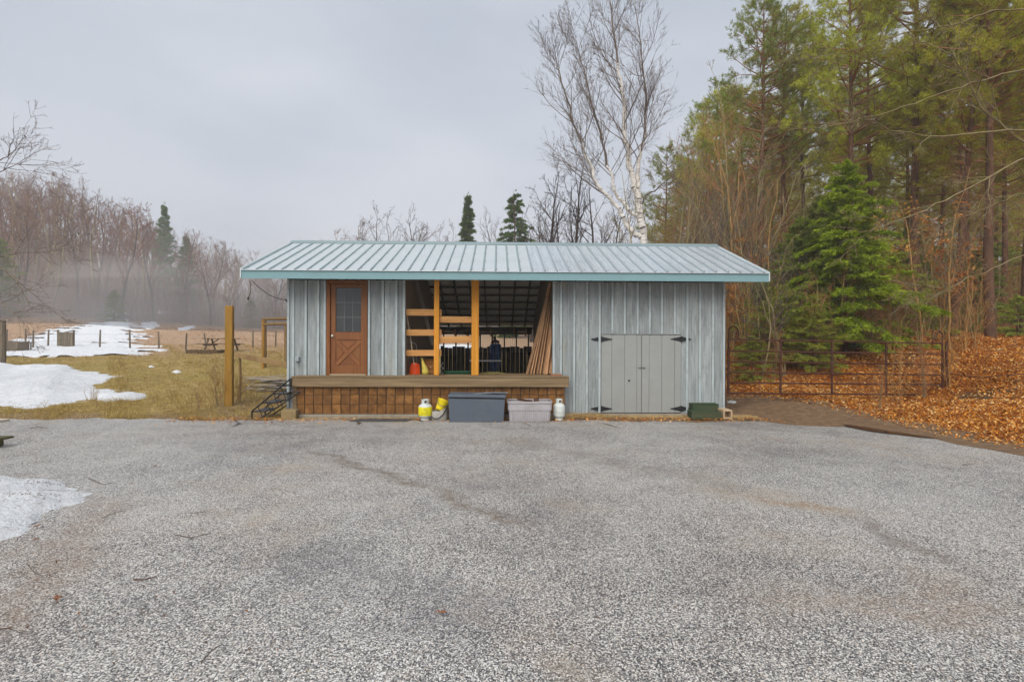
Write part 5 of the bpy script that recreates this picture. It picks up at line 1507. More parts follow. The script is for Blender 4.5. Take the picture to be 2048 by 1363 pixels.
# ---- birch behind the shed: three pale stems, fine upswept twigs
rg = random.Random(77)
birch = empty('birch_tree')
ts, cs = [], []
def bstem(p, pts, r0, r1, nb, first, L):
    """stem through given points with fine ascending branches"""
    nodes = []; n = len(pts) - 1; sub_ = 5
    P = [Vector(q) for q in pts]
    tot = n * sub_
    prev = P[0]
    for i in range(tot):
        t = (i + 1) / tot; k = min(n - 1, int(t * n - 1e-6)); f = t * n - k
        q = P[k].lerp(P[k + 1], f) + rvec(rg) * .03
        ra, rb = r0 + (r1 - r0) * i / tot, r0 + (r1 - r0) * t
        (ts if rb > .045 else cs).append((tuple(prev), tuple(q), ra, rb)); nodes.append((q.copy(), (q - prev).normalized(), rb, t)); prev = q
    for k in range(nb):
        t = first + (1 - first) * (k + rg.random()) / nb
        q, d, rr, tt = nodes[min(tot - 1, int(t * tot))]
        l = L * (1.1 - .6 * t) * rg.uniform(.6, 1.15)
        r_ = max(.008, min(rr * .5, .009 * l + .003))
        nn = limb(rg, q, side_dir(rg, d, rg.uniform(.4, .9)), l * 1.1, r_, .005, 7, .08, .06, cs)
        twigs(rg, nn, l * .55, .007, 1, cs, 11, .55, .05, .10, .0034)
bd = 19.0
B = lambda px, py: tuple(at(px, py, bd) - Vector((place(1284, bd), bd, Hs(place(1284, bd), bd))))
base = B(1284, 640)
bstem(None, [(0, 0, -.2), B(1283, 470), B(1273, 400), B(1258, 330), B(1248, 250), B(1240, 160), B(1225, 70), B(1212, -10)], .16, .015, 34, .38, 3.0)
bstem(None, [B(1282, 440), B(1275, 380), B(1275, 320), B(1288, 270), B(1290, 190), B(1280, 90), B(1268, 10)], .10, .012, 28, .3, 2.3)
bstem(None, [B(1281, 475), B(1255, 455), B(1230, 410), B(1195, 370), B(1165, 300), B(1140, 230), B(1118, 150), B(1108, 112)], .10, .012, 32, .3, 2.5)
bstem(None, [B(1278, 435), B(1262, 425), B(1235, 395), B(1215, 330), B(1185, 220), B(1160, 120), B(1150, 80)], .08, .012, 24, .35, 2.2)
bstem(None, [B(1279, 425), B(1290, 392), B(1320, 372), B(1352, 356)], .05, .012, 8, .5, 1.2)
seg_obj('trunk', ts, 8, M_BIRCH, birch); seg_obj('crown', cs, 3, M_TWIG, birch)
bx = place(1284, bd)
birch.location = (bx, bd, Hs(bx, bd)); tag(birch, 'tall multi stemmed white birch rising behind the shed roof', 'birch')

# ---- prototypes
tA = bare_tree('bare_tree', 1, 11, .16, .30, 16, .36, .75, .05, 2, 7, .010, bark=M_TWIGD, twigm=M_TWIGD)
tB = bare_tree('bare_tree', 2, 12, .17, .34, 16, .34, .65, .07, 2, 7, .010, bark=M_TWIGD, twigm=M_TWIGD, stems=2)
tC = bare_tree('bare_tree', 3, 13, .20, .40, 17, .34, .8, .04, 2, 6, .018, bark=M_OLIVE, twigm=M_TWIGB)
tD = bare_tree('bare_tree', 4, 12, .18, .30, 17, .36, .6, .08, 2, 6, .018, bark=M_TWIGD, twigm=M_TWIGH)
tE = bare_tree('bare_tree', 5, 12, .15, .45, 13, .30, .5, .08, 2, 6, .018, bark=M_BIRCH, twigm=M_TWIG)
sA = bare_tree('bare_sapling', 6, 8.5, .055, .22, 15, .32, .65, .06, 2, 5, .0055, bark=M_TAN, twigm=M_TWIGR, wig=.09)
sB = bare_tree('bare_sapling', 7, 9.0, .06, .30, 14, .32, .6, .06, 2, 5, .0055, bark=M_OLIVE, twigm=M_OLIVE, stems=2, wig=.09)
sC = bare_tree('bare_sapling', 8, 7.5, .05, .25, 13, .36, .7, .05, 2, 5, .0055, bark=M_OLIVE, twigm=M_TWIG, stems=2, wig=.10)
sD = bare_tree('brush_sapling', 9, 4.0, .022, .15, 11, .36, .55, .06, 2, 4, .0045, bark=M_TAN, twigm=M_TAN, stems=3)
sE = bare_tree('brush_sapling', 10, 3.2, .02, .1, 11, .42, .7, .03, 2, 4, .0045, bark=M_OLIVE, twigm=M_TWIGR, stems=4)
pA = pine('pine_tree', 21, 17.5, .17, .42, M_PINEG, .17, .62)
pB = pine('red_pine', 22, 17, .17, .48, M_PINE, .15, .85, 44)
pC = pine('red_pine', 23, 18, .18, .40, M_PINE, .16, .85, 44)
pD = pine('red_pine', 24, 16, .15, .36, M_PINE, .17, .85, 40)
hA = conifer('hemlock_tree', 31, 7.0, 2.7, M_HEML, 1.5, .16, .10, 8, .15, .013, .8)
hB = conifer('young_hemlock', 32, 3.2, 1.7, M_SHRUB, 1.2, .10, .05, 8, .13, .011, .7, .08)
hC = conifer('young_fir', 33, 5.0, 1.9, M_PINEG, 1.2, .12, .07, 8, .14, .012, .8)
cA = conifer('spruce_tree', 34, 15, 1.7, M_SPRU, .9, .12, .18, 6, .30, .03, .85, .04, .34)
cB = conifer('spruce_tree', 35, 15, 3.2, M_SPRU, .7, .20, .18, 6, .30, .028, .75, .04, .45)

# ---- trees straight behind the shed roof
plant(cA, place(935, 52), 52, 'narrow dark green spire spruce rising behind the roof', 'spruce', rz=0, sc=1.0).scale = (1, 1, (at(935, 388, 52).z - Hs(place(935, 52), 52)) / 15)
plant(cB, place(1031, 48), 48, 'open tiered spruce rising behind the roof, left of the birch', 'spruce', rz=1, sc=1.0).scale = (.95, .95, (at(1031, 383, 48).z - Hs(place(1031, 48), 48)) / 15)
back = [(tA, 755, 60, 428), (tB, 812, 58, 425), (tA, 715, 64, 455), (tC, 860, 70, 450), (tB, 975, 62, 432), (tA, 905, 75, 460), (tA, 1098, 27, 335), (tA, 1150, 25, 300), (tA, 1188, 28, 345), (tB, 1062, 40, 410), (tA, 1120, 33, 390), (tB, 1215, 30, 380), (tC, 735, 70, 440), (tA, 782, 66, 436), (tB, 838, 68, 440), (tA, 880, 66, 462), (tC, 690, 74, 462), (tA, 1000, 66, 455)]
blab = ['bare tree top left of the two rounded ones behind the roof', 'rounded bare tree top over the open bay', 'faint bare tree top furthest left behind the roof', 'low faint bare crown right of the rounded tree tops', 'pale bare crown between the two spruces', 'low bare crown just left of the narrow spruce',
        'dark bushy bare tree left of the birch', 'dark bare tree crossing the left birch stems', 'bare tree directly behind the birch base', 'low bare tree at the foot of the open spruce', 'short bare tree left of the birch', 'slim bare tree behind the birch trunk'] + ['hazy bare tree top in the low band behind the left half of the roof'] * 6
for (pr, px, d, top), lab in zip(back, blab):
    x = place(px, d); hgt = at(px, top, d).z - Hs(x, d); base_h = {id(tA): 11.2, id(tB): 12.2, id(tC): 13.2}[id(pr)]
    plant(pr, x, d, lab, 'tree', 'bare trees behind the shed', sc=hgt / base_h)

# ---- misty hillside wood on the left
rg = random.Random(404)
hill = []
protos = [tC, tD, tC, tD, tE, tC]
for k in range(215):
    for _ in range(40):
        px = rg.uniform(-90, 640); d = 66 + 62 * rg.random() ** 1.2
        x = place(px, d)
        lim = 66 + 0.0 * px
        if d < lim: continue
        if all((x - a) ** 2 + (d - b) ** 2 > 5 for a, b in hill): break
    hill.append((x, d))
    pr = protos[k % 6]
    if pr is tE and (d < 76 or k % 12 == 4): pr = tD
    plant(pr, x, d, {id(tC): 'grey bare hardwood in the misty hillside wood', id(tD): 'reddish bare hardwood in the misty hillside wood', id(tE): 'pale stemmed bare tree in the misty hillside wood'}[id(pr)], 'tree', 'hardwoods on the misty hillside', sc=rg.uniform(.8, 1.2) * float(np.interp(x / d * FPX + 1024, [0, 120, 300, 450, 560, 640], [1.1, 1.2, .95, .8, .66, .6])))
cH = conifer('spruce_tree', 36, 14, 2.4, M_SPRU, .7, .12, .18, 6, .34, .035, .9, .04, .4)
x = place(328, 84); plant(cH, x, 84, 'tall dark spruce spire standing above the misty hillside wood', 'spruce', sc=1.0).scale = (1, 1, (at(328, 407, 84).z - Hs(x, 84)) / 14)
x = place(372, 74); plant(cH, x, 74, 'green spruce lower in the mist, right of the tall spire', 'spruce', sc=.9).scale = (.95, .95, (at(372, 470, 74).z - Hs(x, 74)) / 14)
x = place(0, 63); plant(hC, x, 63, 'hazy green conifer at the left edge behind the drooping branches', 'conifer', sc=1.6).scale = (1.5, 1.5, 2.0)
x = place(502, 66); plant(hC, x, 66, 'small pale pine standing alone on the misty slope', 'pine', sc=.75)
x = place(228, 62); plant(hC, x, 62, 'tawny young conifer at the foot of the misty wood', 'conifer', sc=.8)
x = place(468, 60); plant(tD, x, 60, 'small bare tree alone on the slope above the tall post', 'tree', sc=.42)

# twiggy undergrowth that fills the hillside wood
rg = random.Random(808); us_ = []
UD = 66 + 50 * NR.random(4200) ** 1.4; UX = (NR.uniform(-90, 640, 4200) - 1024) / FPX * UD; UH = H(UX, UD)
for k in range(4200):
    x, d = float(UX[k]), float(UD[k])
    p = Vector((x, d, float(UH[k]) - .1)); h_ = rg.uniform(1.5, 6.5)
    nn = limb(rg, p, (rg.uniform(-.2, .2), rg.uniform(-.2, .2), 1), h_, .022, .012, 3, .1, .03, us_)
    for _ in range(4):
        q = nn[rg.randrange(3)]; e_ = q[0] + side_dir(rg, q[1], rg.uniform(.4, .9)) * rg.uniform(.6, 1.6)
        us_.append((tuple(q[0]), tuple(e_), .012, .008))
V, Q = tubes(us_, 3)
tag(link('hillside_undergrowth', fast_mesh('hillside_undergrowth', V, Q, m_bark('undergrowth_twigs', lin(110, 82, 66), lin(150, 114, 92)))), 'twiggy brown undergrowth filling the misty hillside wood', 'undergrowth', kind='stuff')

# ---- pines and brush on the wooded bank at the right
x = place(1522, 24); plant(pA, x, 24, 'tall dark pine standing foremost above the right end of the roof', 'pine', rz=.4).scale = (1.05, 1.05, (at(1522, -10, 24).z - Hs(x, 24)) / 17.5)
rg = random.Random(99)
pts = []
cand = [(1620, 27), (1700, 22), (1590, 33), (1765, 26), (1830, 21), (1905, 19.5), (1980, 17.5), (2040, 21), (1660, 36), (1730, 34), (1800, 32), (1870, 28), (1940, 25), (2010, 28), (1470, 38), (1420, 44), (1380, 50), (1345, 58), (1540, 44), (1500, 52), (1610, 46), (1690, 46), (1770, 43), (1850, 40), (1920, 36), (1990, 37), (2060, 34), (2075, 26), (1560, 58), (1640, 60), (1720, 58), (1800, 56), (1880, 52), (1960, 50), (2040, 48), (1450, 62), (2100, 19), (1310, 68), (1480, 70), (1530, 74), (1590, 68), (1670, 72), (1745, 66), (1825, 70), (1900, 64), (1975, 66), (2045, 60), (1855, 80), (1935, 78), (2010, 76), (1780, 82), (1700, 84), (2090, 42)]
for k, (px, d) in enumerate(cand):
    x = place(px + rg.uniform(-10, 10), d)
    pr = (pB, pC, pD)[k % 3]
    s_ = rg.uniform(.92, 1.12)
    if px < 1480: s_ *= .86
    lab = {0: 'red pine next right of the foremost dark pine', 1: 'red pine rising directly behind the bright green hemlock', 4: 'red pine whose trunk stands right of the bright green hemlock', 5: 'red pine trunk second nearest among those at right', 6: 'foremost thick pine trunk near the right edge', 7: 'red pine trunk cut by the right edge of the view', 3: 'red pine just right of the hemlock tip, set further back'}.get(k)
    plant(pr, x, d, lab or 'tall olive red pine with bare lower trunk, set back in the plantation', 'pine', 'plantation pines', sc=s_)
for px, d, top, lab in ((1565, 26, 20, 'tall pine just right of the foremost dark pine'), (1482, 30, 120, 'mid height pine left of the foremost dark pine'), (1445, 34, 180, 'pine stepping down left of the foremost dark pine'), (1405, 38, 215, 'pine tip showing above the brown thicket'), (1365, 42, 255, 'lower pine tip right of the birch'), (1330, 46, 300, 'lowest pine tip beside the birch')):
    x = place(px, d); s_ = (at(px, top, d).z - Hs(x, d)) / 17.0
    plant((pD, pA, pB)[px % 3], x, d, lab, 'pine', 'pines stepping up behind the thicket').scale = (max(.75, s_), max(.75, s_), s_)
x = place(1690, 16.8); plant(hA, x, 16.8, 'bright green young hemlock in the brush behind the pipe gate', 'hemlock', rz=.5).scale = (.9, .9, (at(1690, 325, 16.8).z - Hs(x, 16.8)) / 7.0)
for px, d, pr, lab, s_ in ((1605, 18, hC, 'grey green young fir left of the bright hemlock', .95), (1560, 16.5, hB, 'yellow green young hemlock behind the left half of the pipe gate', .8), (1625, 15.6, hB, 'low yellow green hemlock nearest the middle of the pipe gate', .62),
                           (1740, 18.5, hB, 'yellowish hemlock right of the bright green one', 1.25), (1950, 22, hC, 'dark young fir among the pine trunks at right', .75), (1520, 18, hC, 'bluish young fir beside the right shed corner', .6), (1505, 15.2, hB, 'lowest yellow green hemlock right of the shed corner', .42), (2035, 19, hB, 'small yellow green hemlock at the right edge of the view', .5),
                           (1640, 21, hC, 'young fir standing behind the bright hemlock', 1.2), (1820, 24, hC, 'young fir in the shade behind the right half of the gate', 1.0)):
    plant(pr, place(px, d), d, lab, 'conifer', 'young conifers on the bank', sc=s_)
sap = []
for k in range(46):
    px = rg.uniform(1300, 1510) if k < 28 else rg.uniform(1500, 1960)
    d = rg.uniform(17.5, 26) if k < 28 else rg.uniform(15, 22)
    x = place(px, d)
    if k < 28:
        top = np.interp(px, [1300, 1340, 1400, 1450, 1500], [330, 290, 215, 175, 210]) + rg.uniform(-30, 70)
        hgt = at(px, top, d).z - Hs(x, d); s_ = hgt / 9.0
    else: s_ = rg.uniform(.42, .8)
    pr = (sA, sB, sC)[k % 3]
    plant(pr, x, d, 'slender brown bare sapling in the thicket right of the birch' if k < 28 else 'thin bare sapling in the brush behind the pipe gate', 'sapling', 'saplings in the thicket' if k < 28 else 'saplings in the brush', sc=s_).rotation_euler[k % 2] = rg.uniform(-.13, .13)
for k in range(40):
    px = rg.uniform(1450, 1960); d = rg.uniform(15.0, 20.5)
    x = place(px, d)
    if float(toe_dist(np.array([x]), np.array([d]))[0]) < .8: continue
    plant((sD, sE)[k % 2], x, d, 'knee to head high bare brush behind the pipe gate', 'brush', 'brush on the bank', sc=rg.uniform(.5, 1.0))
us_ = []
UD = 24 + 46 * NR.random(3800) ** 1.2; UX = (NR.uniform(1300, 2110, 3800) - 1024) / FPX * UD; UH = H(UX, UD)
for k in range(3800):
    x, d = float(UX[k]), float(UD[k])
    p = Vector((x, d, float(UH[k]) - .1)); h_ = rg.uniform(1.0, 5.0) * (d / 45) ** .5
    nn = limb(rg, p, (rg.uniform(-.25, .25), rg.uniform(-.2, .2), 1), h_, .02, .01, 3, .12, .03, us_)
    for _ in range(5):
        q = nn[rg.randrange(3)]; e_ = q[0] + side_dir(rg, q[1], rg.uniform(.4, 1.2)) * rg.uniform(.5, 1.5)
        us_.append((tuple(q[0]), tuple(e_), .010, .006))
V, Q = tubes(us_, 3)
tag(link('forest_understory', fast_mesh('forest_understory', V, Q, m_bark('understory_twigs', lin(112, 86, 52), lin(156, 122, 78)))), 'tangled brown understory between the plantation trunks', 'undergrowth', kind='stuff')
for k, (px, d, s_) in enumerate(((1560, 30, 1.0), (1650, 32, 1.2), (1745, 30, .9), (1840, 34, 1.1), (1915, 30, .8), (1990, 32, 1.1), (2045, 36, 1.2), (1480, 34, 1.1), (1880, 44, 1.5), (1960, 46, 1.4), (1780, 46, 1.5))):
    plant((hC, hB)[k % 2], place(px, d), d, 'shaded young conifer deep between the plantation trunks', 'conifer', 'young conifers under the pines', sc=s_ * (1 if k % 2 == 0 else 1.5))
for px, d, s_, lab in ((1800, 12.0, .5, 'bare brush poking through the right half of the pipe gate'), (1850, 12.2, .62, 'bare brush hiding the right end of the pipe gate'), (1900, 12.6, .55, 'bare brush just right of the pipe gate post'), (1760, 11.6, .34, 'low bare brush below the middle of the gate')):
    plant((sE, sD)[px % 100 == 0], place(px, d), d, lab, 'brush', 'brush at the gate', sc=s_)
# beech with clinging orange leaves
bee = empty('beech_sapling')
rg2 = random.Random(5); ts, cs = [], []
nodes = limb(rg2, (0, 0, -.1), (0, 0, 1), 3.4, .03, .006, 10, .05, .03, ts)
tipsl = []
for k in range(20):
    p, d, rr, t = nodes[2 + k % 8]
    nn = limb(rg2, p, side_dir(rg2, d, 1.1), rg2.uniform(.6, 1.3), .01, .004, 5, .1, 0, cs)
    for q in nn[1:]:
        for _ in range(5): tipsl.append((q[0] + rvec(rg2) * .12, rvec(rg2)))
seg_obj('trunk', ts, 5, M_OLIVE, bee); seg_obj('branches', cs, 3, M_TWIG, bee)
needles([a for a, b in tipsl], [b.normalized() for a, b in tipsl], 3, .10, .028, .6, np.random.default_rng(3), 'crown', M_BEECH, bee)
plant(bee, place(1500, 18.5), 18.5, 'beech sapling with clinging orange leaves under the right roof corner', 'sapling', rz=0)
plant(bee, place(1840, 19), 19, 'orange leaved beech sapling among the pines right of the hemlock', 'sapling', rz=2, sc=1.25)
plant(bee, place(1765, 20.5), 20.5, 'rusty leaved beech sapling just right of the bright hemlock', 'sapling', rz=4, sc=1.5)

# ---- bare branches reaching in from trees just outside the view
def reach(name, trunk, limbs, d, label, mat, seed, count=10, L=1.3, lv=1, rmin=.005):
    rg = random.Random(seed); root = empty(name, trunk); o0 = Vector(trunk); ts, cs = [], []
    limb(rg, (0, 0, -.3), (0, 0, 1), 9.0, .2, .1, 8, .01, .02, ts)
    for pix, r0 in limbs:
        P = [at(a, b, dd) - o0 for a, b, dd in pix]; nodes = []; prev = P[0]; n = len(P) - 1; tot = n * 5
        start = Vector((0, 0, max(1.5, min(8.8, P[0].z - .6))))
        ts.append((tuple(start), tuple(P[0]), r0 * 1.5, r0))
        for i in range(tot):
            t = (i + 1) / tot; k = min(n - 1, int(t * n - 1e-6)); f = t * n - k
            q = P[k].lerp(P[k + 1], f) + rvec(rg) * .015
            cs.append((tuple(prev), tuple(q), r0 * (1 - .8 * i / tot), r0 * (1 - .8 * t))); nodes.append((q.copy(), (q - prev).normalized(), r0 * (1 - .8 * t), t)); prev = q
        twigs(rg, nodes, L, r0 * .4, lv, cs, count, .6, .0, .10, rmin, .5)
    seg_obj('trunk', ts, 8, M_OLIVE, root); seg_obj('branches', cs, 4, mat, root)
    return tag(root, label, 'tree')
D1 = 10.5
reach('overhanging_maple', (12.4, 10.6, Hs(12.4, 10.6)),
      [([(2100, 340, 10.5), (2048, 290, 10.4), (1960, 215, 10.2), (1910, 110, 10.0), (1850, 20, 9.8)], .035),
       ([(2110, 260, 10.5), (1990, 262, 10.2), (1880, 275, 9.9), (1780, 260, 9.7), (1715, 228, 9.5)], .03),
       ([(2110, 130, 10.5), (2000, 150, 10.3), (1900, 180, 10.0), (1780, 225, 9.8), (1640, 255, 9.4), (1560, 262, 9.2)], .022),
       ([(2100, 290, 10.8), (2020, 330, 10.4), (1950, 370, 10.1), (1850, 420, 9.8), (1760, 455, 9.5), (1715, 462, 9.3)], .028),
       ([(2100, 15, 10.8), (1990, 20, 10.5), (1920, 45, 10.2), (1800, 70, 9.9), (1690, 105, 9.6), (1610, 120, 9.4)], .022),
       ([(2100, 480, 10.8), (2000, 530, 10.4), (1930, 560, 10.2), (1870, 590, 10.0), (1830, 585, 9.8)], .018),
       ([(2100, 400, 10.8), (2040, 385, 10.5), (1960, 420, 10.2), (1880, 450, 10.0)], .018)],
      D1, 'bare maple branches reaching in from the right edge', M_OLIVE, 61, 12, 1.1, 2, .0045)
reach('drooping_bare_tree', (-17.6, 15.6, Hs(-17.6, 15.6)),
      [([(-60, 320, 15), (-10, 325, 14.8), (20, 310, 14.6), (40, 285, 14.5)], .026),
       ([(-60, 360, 15), (-10, 345, 14.8), (30, 330, 14.6), (60, 318, 14.4)], .024),
       ([(-60, 525, 15), (0, 512, 14.8), (50, 505, 14.5), (95, 505, 14.3), (125, 492, 14.1)], .026),
       ([(-60, 530, 15), (0, 534, 14.8), (30, 555, 14.5), (50, 590, 14.3), (62, 615, 14.1), (95, 610, 14.0)], .024),
       ([(-60, 590, 15), (0, 605, 14.8), (25, 625, 14.5), (45, 640, 14.3)], .03)],
      D1, 'dark bare tree drooping branches in from the left edge', M_TWIG, 62, 9, 1.5, 2, .0045)

for px, d, s_, lab in ((436, 13.0, .42, 'bare twiggy bush just left of the ochre post'), (480, 13.4, .30, 'small bare twiggy bush right of the ochre post'), (398, 12.2, .22, 'low dark twiggy bush at the driveway verge')):
    plant(sE, place(px, d), d, lab, 'bush', 'twiggy bushes by the post', sc=s_)
# ---- weeds by the tall post
rg = random.Random(15)
def weed(x, y, label, n, h, seed):
    rg = random.Random(seed); s_ = []
    for k in range(n):
        nn = limb(rg, (rg.uniform(-.12, .12), rg.uniform(-.12, .12), -.03), (rg.uniform(-.28, .28), rg.uniform(-.28, .28), 1), h * rg.uniform(.55, 1.1), .006, .003, 5, .07, .02, s_)
        twigs(rg, nn, .22, .004, 0, s_, 6, .5, .05, .1, .0028)
    V, Q = tubes(s_, 3)
    o = link('dry_weed', fast_mesh('dry_weed', V, Q, M_WEED), loc=(x, y, Hs(x, y)))
    tag(o, label, 'weed', 'dry weed stalks')
M_WEED = m_bark('straw_weed_stalks', lin(140, 112, 66), lin(186, 156, 102))
for px, py, n, h, lab in ((440, 812, 14, 1.35, 'tall dry weed stalks just left of the ochre post'), (478, 805, 12, 1.0, 'dry weed stalks just right of the ochre post'), (420, 815, 9, .7, 'dry weeds at the driveway edge left of the post'), (385, 822, 8, .5, 'dark twiggy weed on the driveway verge'),
                          (500, 800, 9, .7, 'dry weeds left of the scrap heap'), (355, 808, 7, .5, 'short dry weeds in the grass left of the post'), (185, 812, 8, .45, 'dark stalks poking from the right tip of the snow bank'), (77, 838, 6, .35, 'lone dry stalk on the verge below the snow bank'), (548, 760, 9, .8, 'dry weeds behind the scrap heap'), (560, 722, 8, .8, 'dry weeds under the timber gateway')):
    g = gnd(px, py); weed(g.x, g.y, lab, n, h, int(px))

# ---- grass, leaf litter, straw
def m_island(name, stops, rough=.85, transl=.2):
    s = Sh(name)
    f = s.math('ADD', s.math('MULTIPLY', s.island(), .62), s.f(s.noise(s.pos(), .7, 4, .65), .25, .75, 0, .38))
    return s.out(s.ramp(f, stops), rough, spec=.15, transl=transl)
M_GRASS = m_island('dry_grass_blades', [(.15, lin(104, 82, 42)), (.35, lin(156, 130, 72)), (.5, lin(196, 168, 104)), (.65, lin(156, 140, 66)), (.85, lin(222, 198, 140))])
M_LITTER = m_island('fallen_leaves', [(.12, lin(92, 50, 20)), (.28, lin(154, 86, 28)), (.42, lin(204, 120, 36)), (.55, lin(222, 150, 52)), (.68, lin(232, 178, 92)), (.8, lin(238, 204, 148)), (.92, lin(120, 78, 42))], .6, .15)
M_STRAW = m_island('straw_bits', [(.2, lin(120, 96, 58)), (.5, lin(178, 148, 96)), (.8, lin(214, 188, 136))])
def in_snow(x, y):
    bad = np.zeros(x.shape, dtype=bool)
    for p in SNOWS: bad |= poly_sd(p, x, y) > -.05
    return bad
def blades(name, x, y, hgt, w, mat, label, cat=None, lean=.6):
    n = len(x); z = H(x, y) - .01
    a = NR.uniform(0, 2 * np.pi, n); ll = hgt * NR.uniform(.5, 1.25, n); le = NR.uniform(.1, lean * 2, n)
    b = NR.uniform(0, 2 * np.pi, n)
    dx, dy = np.cos(a) * w, np.sin(a) * w
    V = np.stack([np.stack([x - dx, y - dy, z], 1), np.stack([x + dx, y + dy, z], 1), np.stack([x + np.cos(b) * ll * le, y + np.sin(b) * ll * le, z + ll * np.sqrt(np.clip(1 - le * le * .5, .08, 1))], 1)], 1).reshape(-1, 3)
    o = link(name, fast_mesh(name, V, np.arange(3 * n).reshape(-1, 3), mat))
    return tag(o, label, cat, kind='stuff')
n = 150000
d = 10.8 + 24 * NR.random(n) ** 2.0; px = NR.uniform(-30, 620, n)
x = (px - 1024) / FPX * d
patch = wob(x, d, 1.7) + .6 * wob(x, d, 5.0)
ok = ~in_snow(x, d) & (x < -5.15) & (NR.random(n) < np.clip(.55 + .7 * patch, .05, 1) * np.clip(.35 + (d - 10.8) * .5 + .5 * wob(x, d, 4.), .12, 1)) & (d > 10.68 + .25 * wob(x, d, 3))
x, d = x[ok], d[ok]
blades('grass', x, d, np.interp(d, [10, 14, 20, 34], [.07, .09, .08, .10]) * (1 + .9 * np.clip(wob(x, d, 2.3), 0, 1)), np.interp(d, [10, 34], [.004, .013]), M_GRASS, 'dry yellow grass on the field left of the shed', 'grass')
n = 42000
d = 24 + 44 * NR.random(n) ** .8; x = (NR.uniform(-30, 640, n) - 1024) / FPX * d
ok = ~in_snow(x, d) & (NR.random(n) < np.clip(.5 + .6 * wob(x, d, .8), .05, 1)) & (x < np.interp(d, [24, 30], [-6, 2]))
x, d = x[ok], d[ok]
blades('pasture_grass', x, d, .14 * (1 + np.clip(wob(x, d, .6), 0, 1)), .016, m_island('pale_pasture_straw', [(.2, lin(140, 108, 82)), (.5, lin(190, 154, 122)), (.8, lin(214, 184, 150))]), 'pale straw grass on the pasture slope', 'grass')
def leaves(name, x, y, size, z0, mat, label, cat, lift=.03):
    n = len(x); a = NR.uniform(0, 2 * np.pi, n); s_ = size * NR.uniform(.55, 1.25, n)
    t1, t2 = NR.normal(0, .45, n), NR.normal(0, .45, n)
    ux = np.stack([np.cos(a), np.sin(a), t1], 1) * s_[:, None]; uy = np.stack([-np.sin(a), np.cos(a), t2], 1) * (s_ * NR.uniform(.4, .75, n))[:, None]
    c = np.stack([x, y, z0 + NR.uniform(.0, lift, n)], 1)
    k1 = np.zeros((n, 3)); k1[:, 2] = s_ * NR.uniform(-.1, .35, n)
    V = np.stack([c - ux, c - uy * .9 + k1, c + ux, c + uy * .9 + k1], 1).reshape(-1, 3)
    F = np.arange(4 * n).reshape(-1, 4)
    T = np.concatenate([F[:, [0, 1, 2]], F[:, [0, 2, 3]]])
    o = link(name, fast_mesh(name, V, T, mat))
    return tag(o, label, cat, kind='stuff')
n = 200000
d = 7.0 + 24 * NR.random(n) ** 1.5; px = NR.uniform(1440, 2110, n); x = (px - 1024) / FPX * d
td = toe_dist(x, d)
ok = (td > -.5 + .5 * NR.random(n)) & (NR.random(n) < np.clip(.35 + td * .7 + .3 * wob(x, d, 2), .06, 1)) & ~((x < 5.4) & (d < 13))
x, d = x[ok], d[ok]
leaves('leaf_litter', x, d, np.interp(d, [8, 30], [.025, .055]), H(x, d), M_LITTER, 'orange brown fallen leaves carpeting the bank', 'leaves')
# sparse leaves and straw on the verge before the shed
n = 2600
u = NR.uniform(-2.2, 11.2, n); v = NR.normal(-.55, .22, n)
x, y = SX + u * CA - v * SN, SY + u * SN + v * CA
ok = (y < SY + u * SN - .05 - .3 * ((u > us0) & (u < us1)))
leaves('verge_litter', x[ok], y[ok], .022, np.full(ok.sum(), .008), M_LITTER, 'small leaves and bark scattered along the shed foot', 'litter', .01)
n = 5200
u = np.concatenate([NR.uniform(us1 + .05, 10.6, n // 2), NR.normal(SU(1165), .28, n // 4), NR.uniform(-1.6, us1, n // 4)]); v = np.concatenate([NR.normal(-.28, .13, n // 2), NR.normal(-.22, .1, n // 4), NR.normal(-.5, .1, n // 4)])
x, y = SX + u * CA - v * SN, SY + u * SN + v * CA
a = NR.uniform(0, 6.28, len(x)); l = NR.uniform(.04, .13, len(x)); z = NR.uniform(.004, .03, len(x)) + np.concatenate([np.zeros(n // 2), np.abs(NR.normal(0, .03, n // 4)), np.zeros(n // 4)])
V = np.stack([np.stack([x, y, z], 1), np.stack([x + .003, y + .003, z + .004], 1), np.stack([x + l * np.cos(a), y + l * np.sin(a), z + NR.uniform(-.003, .02, len(x))], 1)], 1).reshape(-1, 3)
tag(link('straw', fast_mesh('straw', V, np.arange(len(V)).reshape(-1, 3), M_STRAW)), 'loose straw strewn along the foot of the shed', 'straw', kind='stuff')
# bits of bark, needles and leaf crumbs on the driveway
n = 900
px = np.concatenate([NR.uniform(0, 2048, n // 3), NR.normal(120, 160, n - n // 3)]); py = np.concatenate([NR.uniform(850, 1340, n // 3), NR.uniform(860, 1300, n - n // 3)])
dd = CAMH * FPX / (py - 681.5); x = (px - 1024) / FPX * dd
ok = x < 7.2
leaves('driveway_crumbs', x[ok], dd[ok], .008, np.full(ok.sum(), .016), m_island('bark_crumbs', [(.2, lin(60, 46, 38)), (.6, lin(110, 78, 56)), (.9, lin(160, 112, 70))], .8, 0), 'bark crumbs and needles scattered over the driveway', 'litter', .004)
